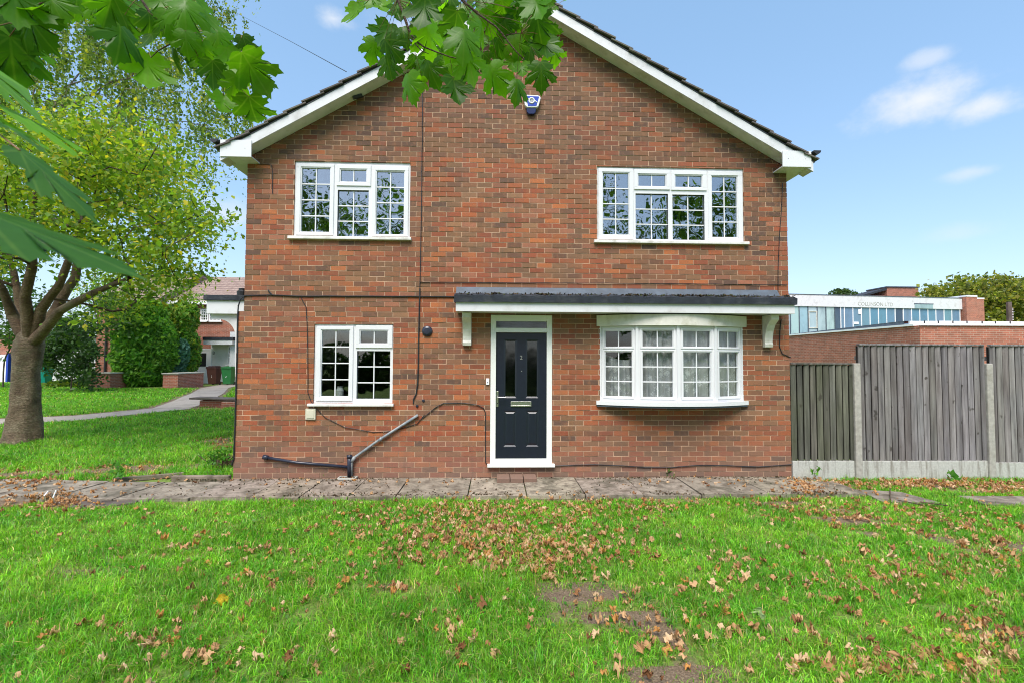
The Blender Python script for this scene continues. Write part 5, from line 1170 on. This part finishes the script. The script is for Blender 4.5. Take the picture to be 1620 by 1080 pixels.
lef = [(40, 90, 260, 10, 0), (180, 70, 340, 25, 0), (60, 190, 240, 0, 0), (190, 150, 260, 30, 0), (70, 350, 300, 15, 0), (560, 40, 180, 0, 1), (620, 50, 190, -10, 1), (690, 220, 260, 0, 1), (700, 110, 200, 10, 1), (770, 60, 170, 0, 1), (880, 240, 170, 10, 1), (840, 410, 240, 5, 1), (980, 340, 170, 10, 1), (960, 130, 180, 20, 1), (1050, 60, 220, 0, 1), (1130, 60, 190, 10, 1), (1090, 330, 150, 0, 1), (1240, 230, 180, 10, 1), (1380, 320, 160, 20, 1), (1440, 400, 240, 25, 1), (1330, 500, 160, -10, 1), (1260, 600, 180, -5, 1), (1440, 640, 210, 10, 1), (1210, 420, 160, 0, 1), (1310, 350, 160, 10, 1), (1060, 240, 150, 0, 1), (1150, 290, 140, 0, 1), (860, 140, 150, 0, 1), (1400, 260, 130, 20, 1), (440, 30, 160, -10, 1), (920, 40, 200, 5, 1), (1180, 140, 150, 0, 1), (1500, 470, 130, 30, 1), (0, 30, 300, 10, 0), (1180, 330, 170, 5, 1), (90, 30, 300, 15, 0), (150, 250, 220, 12, 0), (10, 260, 280, 0, 0), (300, 20, 200, 10, 1), (640, 130, 180, 10, 1), (1020, 150, 190, 8, 1), (1300, 440, 170, 5, 1)]
tl_ = [twigpts(TWl[0], 1.75), twigpts(TWl[1], 1.75), twigpts(TWl[2], 1.15)]
for t, r_ in zip(tl_, (.0055, .003, .005)): petiole.tube(t, [r_*(1-.6*i/(len(t)-1)) for i in range(len(t))], 'twig', 7)
for x, y, w_, r_, g_ in lef:
    d_ = (1.75 if g_ else 1.15)*random.uniform(.93, 1.07); b, n_ = addleaf(x/3.6, y/3.6, None, r_+random.uniform(-12, 12), real=min(w_/3.6*d_/FPX, .2), dist=d_); connect(b, tl_ if g_ else tl_[2:])
# close leaves at the left edge, seen nearly edge-on from just below their plane
dk = (.05, .15, .018)
def edgeleaf(p0, p1, dist, real, roll_, col):
    a, b = atd(p0[0], p0[1], dist), atd(p1[0], p1[1], dist*.93); tdir = (b-a).normalized(); view = (CAMP-(a+b)/2).normalized(); n_ = (Vector((0, 0, 1))*math.cos(roll_)+view*math.sin(roll_)); n_ = (n_-tdir*n_.dot(tdir)).normalized(); xd = tdir.cross(n_)
    global off
    v, f, uv = MV[random.randrange(len(MV))]; size = (b-a).length/1.05; w = v*size; w[:, 0] *= real
    P_ = np.array(a)+np.outer(w[:, 0], np.array(xd))+np.outer(w[:, 1], np.array(tdir))+np.outer(w[:, 2]*.12-np.abs(w[:, 0])*.12, np.array(n_))
    LV.append(P_); LF_.append(f+off); LU.append(uv); off += len(P_); LC.append(np.tile(np.array(col), (len(f), 1))); return a
e1 = edgeleaf((31, 238), (160, 350), .62, .26, .42, dk); e2 = edgeleaf((-40, 330), (228, 432), .50, .34, .5, dk)
e3 = edgeleaf((0, 165), (140, 232), .75, .45, -.5, (.09, .24, .012)); e4 = edgeleaf((-50, 160), (85, 226), .72, .45, -.5, (.09, .24, .012)); e5 = edgeleaf((-50, 95), (50, 135), .9, .8, -.9, (.07, .2, .012))
for e, s_ in ((e1, (-30, 205)), (e2, (-80, 260)), (e3, (-60, 120)), (e4, (-80, 120)), (e5, (-80, 60))):
    a = atd(s_[0], s_[1], .8); petiole.tube([a, (a+e)/2+Vector((0, 0, .008)), e], .0014, 'leafstalk', 6)
me = npmesh('overhanging_leaves', np.concatenate(LV), np.concatenate(LF_), np.concatenate(LC), 'mapleleaf', np.concatenate(LU)); me.polygons.foreach_set('use_smooth', [True]*len(me.polygons)); link('overhanging_leaves', me, mt_)
# twigs lead back up to boughs of the maple
bou = [(tc_[0][0], (-.6, -5.6, 3.55)), (tc_[1][0], (.25, -5.5, 3.6)), (tl_[0][0], (-1.1, -6.1, 3.1)), (tl_[2][0], (-1.5, -6.9, 2.6))]
for a, b in bou: petiole.tube([a, a.lerp(Vector(b), .5)+Vector((0, 0, .05)), Vector(b)], [.0055, .008, .012], 'twig', 7)
petiole.tube([(-3.6, -11.5, 4.2), (-2.4, -9.5, 4.6), (-1.4, -7.6, 4.3), (-.6, -5.6, 3.55), (.0, -5.2, 3.5), (.25, -5.5, 3.6)], [.07, .055, .035, .016, .012, .012], 'bark', 9)
petiole.tube([(-2.4, -9.5, 4.6), (-1.8, -8.0, 3.6), (-1.5, -6.9, 2.6), (-1.1, -6.1, 3.1)], [.04, .025, .012, .01], 'bark', 8)
petiole.build('twigs', mt_, smooth=True)
# trunk and crown of the maple (behind the camera, mirrored in the upper windows)
def bigtree(t, bx, by, H, n, seed, mat, leaf, lsz, pal, cr=3.6, lo=3.0, name_t='trunk'):
    st = random.getstate(); random.seed(seed); sk = Skel(); f = sk.line([(bx, by, -.1), (bx+.1, by, 1.5), (bx+.15, by+.1, lo)], step=.5)
    for k in range(5): a = k*1.256+.4; sk.line([sk.p[f], (bx+1.2*math.cos(a), by+1.2*math.sin(a), lo+1.6), (bx+2.2*math.cos(a), by+2.2*math.sin(a), lo+3.4)], f, .5)
    tg = ell(n, (bx, by, lo+(H-lo)/2), (cr, cr, (H-lo)/2), .3); ends = sk.reach(tg, .5, .05, .3, sk.p[f]); r = sk.radii(.013, 2.15)
    me = sk.mesh(r, mat); me.polygons.foreach_set('use_smooth', [True]*len(me.polygons)); link(name_t, me, t)
    E_ = np.array([tuple(sk.p[e]) for e in ends]); C = np.repeat(E_, leaf, axis=0)+rng.normal(size=(len(E_)*leaf, 3))*np.array([.38, .38, .22]); V, F, cc = leafcards(C, lsz, palette(len(C), pal), elong=1.1); link('crown', npmesh('crown', V, F, cc, 'leaf'), t); random.setstate(st)
bigtree(mt_, -4.2, -13.0, 9.0, 160, 3, 'bark', 18, .14, [(.06, .14, .015), (.09, .19, .02)], 3.6, 3.4)
for i, (bx, by, H, lab) in enumerate([(3.6, -17.5, 11.5, 'tall leafy tree behind the viewer mirrored in the right upper window'), (-11, -15, 11, 'leafy tree behind the viewer mirrored in the left upper window'), (10.5, -15.5, 10, 'leafy tree behind the viewer at the far right'), (-1.5, -24, 12, 'dark leafy tree farther behind the viewer')]):
    t = thing('leafy_tree', (bx, by, 0), lab, 'tree', 'trees behind the viewer mirrored in the windows'); bigtree(t, bx, by, H, 230, 20+i, 'bark', 36, .16, [(.05, .11, .015), (.08, .16, .02)], 4.2, 2.6)
shrub('hedge', 'dark hedge far behind the viewer mirrored in the lower windows', (0, -22, 0), [(x, -22, .9, 2.2, .9, 1.3) for x in range(-16, 17, 3)], 16000, .2, [(.04, .09, .02), (.06, .12, .02)], cat='hedge')

# ------------------------------------------------------------------ grass
def blades(n, x0, x1, y0, y1, dens, hmin, hmax, wid, name, label, extra=None, cam_near=False):
    X = rng.uniform(x0, x1, n); Y = rng.uniform(y0, y1, n); b = baref(X, Y); cl = vnoise(X+70, Y+70, 2.2, 3, 1); fine = vnoise(X+70, Y+70, 9, 2, 7)
    keep = rng.random(n) < np.clip(1-b*1.05, 0.03, 1)*np.clip(-.25+2.4*fine, .06, 1)
    if extra is not None: keep &= extra(X, Y)
    X, Y, cl, fine, b = X[keep], Y[keep], cl[keep], fine[keep], b[keep]; n = len(X); Z = ghe(X, Y)
    h = rng.uniform(hmin, hmax, n)*(.35+1.0*cl+.45*fine)*(1-.5*b)*rng.choice([1, 1, 1, 1.5], n); a = rng.uniform(0, 2*math.pi, n); comb = vnoise(X+20, Y+20, 3.5, 2, 9)*14
    a = np.where(rng.random(n) < .35, comb+rng.normal(size=n)*.6, a); lean = rng.uniform(.15, 1.5, n)*h; fa = a+rng.uniform(-1.2, 1.2, n)+math.pi/2
    dx_, dy_ = np.cos(a), np.sin(a); wx, wy = np.cos(fa), np.sin(fa); w = wid*rng.uniform(.6, 1.3, n)*.5
    P0 = np.stack([X, Y, Z-.008], 1); Wv = np.stack([wx*w, wy*w, 0*w], 1); mid = P0+np.stack([dx_*lean*.3, dy_*lean*.3, h*.62], 1); tipp = P0+np.stack([dx_*lean, dy_*lean, h*np.clip(1.05-.42*(lean/h), .3, 1)], 1)
    V = np.stack([P0-Wv, P0+Wv, mid+Wv*.85, mid-Wv*.85, tipp], 1).reshape(-1, 3); i = np.arange(n)[:, None]*5
    F = np.concatenate([i, i+1, i+2, i, i+2, i+3, i+3, i+2, i+4], 1).reshape(-1, 3)
    g = np.clip(vnoise(X+33, Y+33, 3.0, 4, 6)*1.5-.3+.25*rng.normal(size=n), 0, 1)[:, None]; base = np.array([.095, .33, .018])*(1-g)+np.array([.24, .50, .035])*g
    dry = (rng.random(n) < .09+.35*b)[:, None]; c = np.where(dry, np.array([.42, .37, .14]), base)*rng.choice([.5, .75, 1, 1.1, 1.5], (n, 1))*(.72+.55*vnoise(X+12, Y+45, 6.0, 3, 4))[:, None]*1.02; c[:, 0] *= rng.uniform(.8, 1.3, n)
    me = npmesh(name, V, F, np.repeat(c, 3, axis=0), 'grass'); o = link(name, me, thing=(label, 'grass')); stuff(o)
offpave = lambda X, Y: ((Y < -.925-.06*vnoise(X*1.0+40, X*0+3, 4, 3)) | (X < -9.9) | (X > 4.9) | (Y > .05)) & ~((X > -10) & (X < -3.6) & (Y < .0) & (Y > -.98)) & ~((X < -3.6) & (X > -5.5) & (Y > -1) & (Y < .25))
def inslab(X, Y):
    r = np.zeros_like(X, bool)
    for q in ([(1355, 773), (1395, 792), (1488, 794), (1425, 777)], [(1515, 783), (1560, 797), (1660, 800), (1640, 784)], [(108, 802), (135, 788), (212, 782), (160, 800)], [(140, 803), (175, 785), (222, 783), (215, 794)]):
        P_ = [atz(a, b, -.03) for a, b in q]; m_ = np.ones_like(r); sg = None
        for k in range(4):
            a, b = P_[k], P_[(k+1) % 4]; c = (b.x-a.x)*(Y-a.y)-(b.y-a.y)*(X-a.x); m_ &= (c > -.01) if k == 0 else m_; m_ &= (c*1 > -.01)
        m2 = np.ones_like(r)
        for k in range(4):
            a, b = P_[k], P_[(k+1) % 4]; c = (b.x-a.x)*(Y-a.y)-(b.y-a.y)*(X-a.x); m2 &= (c < .01)
        r |= m_ | m2
    return r
f1 = lambda X, Y: offpave(X, Y) & ~inslab(X, Y)
def fan(X, Y, k=1.25, m=1.3): return np.abs(X+.0) < (Y+7.0)*k+m
blades(300000, -5.5, 5.8, -5.6, -2.9, 0, .030, .078, .0052, 'grass', 'bright green short grass of the front lawn nearest the viewer', lambda X, Y: fan(X, Y))
blades(250000, -9, 9.5, -2.9, -.93, 0, .028, .065, .0066, 'grass', 'green lawn grass between the foreground and the paving', lambda X, Y: f1(X, Y) & fan(X, Y))
blades(45000, 4.9, 11.5, -.93, -.03, 0, .025, .06, .006, 'grass', 'thin grass strip along the foot of the fence', f1)
leftok = lambda X, Y: f1(X, Y) & (pathd(X, Y) > .66) & (X < -3.85) & (X < -Y*.42-3.0+.0) & (X > -(Y+7)*1.2-2.5)
blades(210000, -14, -3.85, -.9, 4.5, 0, .05, .10, .009, 'grass', 'longer grass around the cherry trunk left of the house', leftok)
blades(210000, -24, -5, 4.5, 11, 0, .05, .09, .014, 'grass', 'grass on both sides of the tarmac path', leftok)
blades(170000, -36, -8, 11, 22.5, 0, .05, .09, .028, 'grass', 'far lawn in front of the terraced houses', lambda X, Y: (pathd(X, Y) > .66) & (X < -Y*.42-3.0) & ~((X > -21) & (X < -15.4) & (Y > 17.5)))

# clover and broad leaved lawn weeds
n = 2600; X = rng.uniform(-4.5, 5, n); Y = rng.uniform(-5.3, -1.2, n); k = (vnoise(X+11, Y+11, 1.4, 2, 8) > .52) & fan(X, Y, 1.2, .5); X, Y = X[k], Y[k]; C = np.stack([X, Y, ghe(X, Y)+rng.uniform(.01, .04, len(X))], 1)
V, F, cc = leafcards(C, .028, palette(len(C), [(.05, .19, .02), (.09, .26, .03), (.12, .24, .05)]), up=1.0, elong=1.5); stuff(link('lawn_weeds', npmesh('lawn_weeds', V, F, cc, 'leaf'), thing=('small broad leaved weeds mixed in the lawn', 'weeds')))

# ------------------------------------------------------------------ fallen leaves
DV = [maple_mesh(random.uniform(-.8, 1.4), random.uniform(-1.3, 1.3), random.uniform(-1, 1.4), 1.0, 40+i, .15, random.uniform(.8, 1.9)) for i in range(18)]
def lf(px, py, rx, ry, n): return (px, py, rx, ry, n)
ZN = [lf(820, 850, 170, 42, 420), lf(760, 815, 200, 22, 240), lf(900, 800, 240, 12, 180), lf(660, 835, 110, 30, 110), lf(860, 890, 90, 22, 110), lf(1560, 1030, 70, 45, 70), lf(1400, 1050, 130, 25, 50), lf(1540, 880, 90, 70, 130), lf(1380, 905, 120, 50, 70), lf(1150, 905, 90, 30, 40), lf(1310, 800, 110, 24, 130), lf(1450, 764, 170, 7, 380), lf(1280, 770, 40, 14, 110), lf(1590, 772, 50, 10, 90), lf(1480, 815, 130, 20, 110), lf(90, 795, 80, 14, 130), lf(40, 762, 60, 12, 80), lf(180, 760, 90, 14, 40), lf(200, 1020, 180, 45, 34), lf(380, 1040, 110, 28, 14), lf(720, 1020, 60, 40, 14), lf(500, 900, 220, 50, 60), lf(300, 850, 240, 45, 50), lf(1060, 980, 120, 50, 34), lf(1250, 980, 160, 60, 30), lf(700, 950, 300, 60, 36), lf(1000, 1050, 200, 25, 12), lf(180, 740, 140, 10, 80), lf(560, 765, 200, 6, 24), lf(1100, 765, 160, 8, 24), lf(555, 758, 14, 4, 16), lf(300, 700, 70, 12, 16), lf(350, 705, 18, 12, 50)]
pts = []
for px, py, rx, ry, n_ in ZN:
    for _ in range(int(n_*1.5)):
        g1, g2 = rng.normal(size=2)*.6; x_, y_ = px+rx*g1, py+ry*g2
        if y_ < 690 or not (-60 < x_ < 1700): continue
        if 369 < x_ < 1254 and y_ < 757: continue
        if x_ >= 1254 and y_ < 757: y_ = 758+abs(g2)*6
        p = atz(x_, y_, -.03)
        pts.append((p.x, p.y))
pts.append((atz(350, 952, -.03).x, atz(350, 952, -.03).y)); pts.append((atz(1206, 975, -.03).x, atz(1206, 975, -.03).y))
spec = {len(pts)-2: (.62, .42, .03), len(pts)-1: (.38, .50, .22)}
def onpave(x, y): return (-.95 < y < 0 and -9.8 < x < 4.4)
def prj(p): v = Vector(p)-CAMP; z = v.dot(fw); return 810+FPX*v.dot(RT)/z, 540-FPX*v.dot(UP)/z, z
items = []
for i, (x_, y_) in enumerate(pts):
    z_ = float(ghe(np.array([x_]), np.array([y_]))[0]); h_ = .004 if onpave(x_, y_) else random.uniform(.02, .055); zz = .006 if onpave(x_, y_) else z_+h_
    s_ = random.choice([.04, .05, .06, .07, .085])*random.uniform(.85, 1.1)*(.8 if y_ > -2 else 1); 
    if i in spec: s_ = .11; zz += .01
    kx, ky, kz = prj((x_, y_, zz)); vis = (0 < kx < 1620 and 0 < ky < 1080); items.append((-(s_/kz) if vis else 1, i, x_, y_, zz, s_))
items.sort()
DC = [(.56, .35, .18), (.46, .265, .125), (.36, .18, .08), (.66, .47, .28), (.24, .11, .05), (.52, .26, .08)]
dmesh = {}
def dmat(k, c):
    if (k, c) not in dmesh:
        v, f, uv = DV[k]; dmesh[(k, c)] = npmesh('fallen_leaf', v-np.array([0, .35, 0]), f, np.tile(np.array(c), (len(f), 1)), 'dryleaf'); dmesh[(k, c)].polygons.foreach_set('use_smooth', [True]*len(f))
    return dmesh[(k, c)]
cn = {DC[0]: 'light tan', DC[1]: 'brown', DC[2]: 'dark brown', DC[3]: 'pale beige', DC[4]: 'very dark brown', DC[5]: 'orange brown'}
zone = lambda x, y: 'on the paving' if onpave(x, y) else ('in the grass at the lower left' if x < -.8 and y < -2 else ('in the grass at the lower right' if x > 1.2 and y < -2 else ('by the fence' if x > 4.4 and y > -1 else 'on the lawn before the door')))
RV, RF, RC = [], [], []; ro_ = 0
for q, (_, i, x_, y_, zz, s_) in enumerate(items):
    k = random.randrange(len(DV)); c = random.choices(DC, [4, 4, 2.4, 2.2, 1, 2.4])[0]; rot = Matrix.Rotation(random.uniform(0, 6.28), 3, 'Z') @ Matrix.Rotation(random.gauss(0, .4), 3, 'X') @ Matrix.Rotation(random.gauss(0, .4), 3, 'Y')
    if q < 300 or i in spec:
        if i in spec: c = spec[i]; cn[c] = 'yellow' if c[1] < .45 else 'pale green'
        o = bpy.data.objects.new('fallen_leaf', dmat(k, c)); COL.objects.link(o); o.location = (x_, y_, zz); o.rotation_euler = rot.to_euler(); o.scale = (s_, s_, s_)
        if i in spec: tag(o, ('single yellow fallen leaf in the grass at the lower left' if c[1] < .45 else 'single pale green leaf lying in the grass right of the bare soil'), 'fallen leaf')
        else: tag(o, '%s curled dead leaf lying %s' % (cn[c], zone(x_, y_)), 'fallen leaf', 'fallen leaves, '+cn[c]+' '+zone(x_, y_))
    else:
        v, f, uv = DV[k]; w = ((v-np.array([0, .35, 0]))*s_) @ np.array(rot).T+np.array([x_, y_, zz]); RV.append(w); RF.append(f+ro_); RC.append(np.tile(np.array(c)*random.uniform(.85, 1.1), (len(f), 1))); ro_ += len(w)
stuff(link('leaf_litter', npmesh('leaf_litter', np.concatenate(RV), np.concatenate(RF), np.concatenate(RC), 'dryleaf'), thing=('scatter of small brown dead leaves farther off on lawn, paving and fence foot', 'leaf litter')))
# soil crumbs and debris on the paving
n = 5200; X = rng.uniform(-9.5, 4.6, n); e = rng.random(n); Y = np.where(e < .35, -.04-np.abs(rng.normal(size=n))*.06, np.where(e < .7, -.92+np.abs(rng.normal(size=n))*.07, rng.uniform(-.92, -.03, n))); k = vnoise(X+30, Y+30, 1.2, 3, 3) > .47; k |= rng.random(n) < .15; X, Y = X[k], Y[k]
C = np.stack([X, Y, np.full(len(X), .004)], 1); V, F, cc = leafcards(C, .016, palette(len(C), [(.06, .04, .025), (.12, .085, .05), (.22, .16, .10), (.05, .06, .025)]), up=1.0, elong=1.3, jitter=.6); stuff(link('soil_crumbs', npmesh('soil_crumbs', V, F, cc, 'dryleaf'), thing=('dark soil crumbs and debris lying on the paving slabs', 'debris')))
# twigs lying about and a root stump by the corner
s = MB()
for a, b in (((1408, 772), (1409, 790)), ((1420, 790), (1460, 798)), ((1455, 793), (1500, 799))): s.tube([atz(a[0], a[1], -.01), atz(b[0], b[1], .0)], .007, 'twig', 6)
s.build('fallen_twigs', thing=('few thin fallen twigs beside the stepping slab near the fence', 'twigs'))
V = []; s = MB(); c = at(352, 712, .9)
for i in range(46): a = Vector((c.x+random.gauss(0, .12), c.y+random.gauss(0, .12), -.02)); s.tube([a, a+Vector((random.gauss(0, .08), random.gauss(0, .06), random.uniform(.05, .2)))], .006, 'twig', 5)
s.build('brushwood', thing=('heap of dead twigs against the left house corner', 'twig heap'))
s = MB()
s.tube([atz(72, 790, .0), atz(70, 783, .09), atz(76, 776, .12)], .007, 'white', 6); s.tube([atz(86, 794, -.02), atz(84, 786, .08), atz(89, 774, .16)], .007, 'white', 6); s.tube([atz(86, 794, -.02), atz(95, 794, -.02)], .006, 'white', 6)
s.build('white_cable', thing=('pale looped cable sticking out of the leaf litter beside the paving', 'cable'))
# overhead wire
s = MB(); s.tube([at(372, 20, 14), at(460, 66, 5), at(548, 114, -.15)], .006, 'black', 5); s.build('overhead_wire', thing=('thin overhead wire running to the left roof slope', 'wire'))
# lawn far right behind fence is hidden
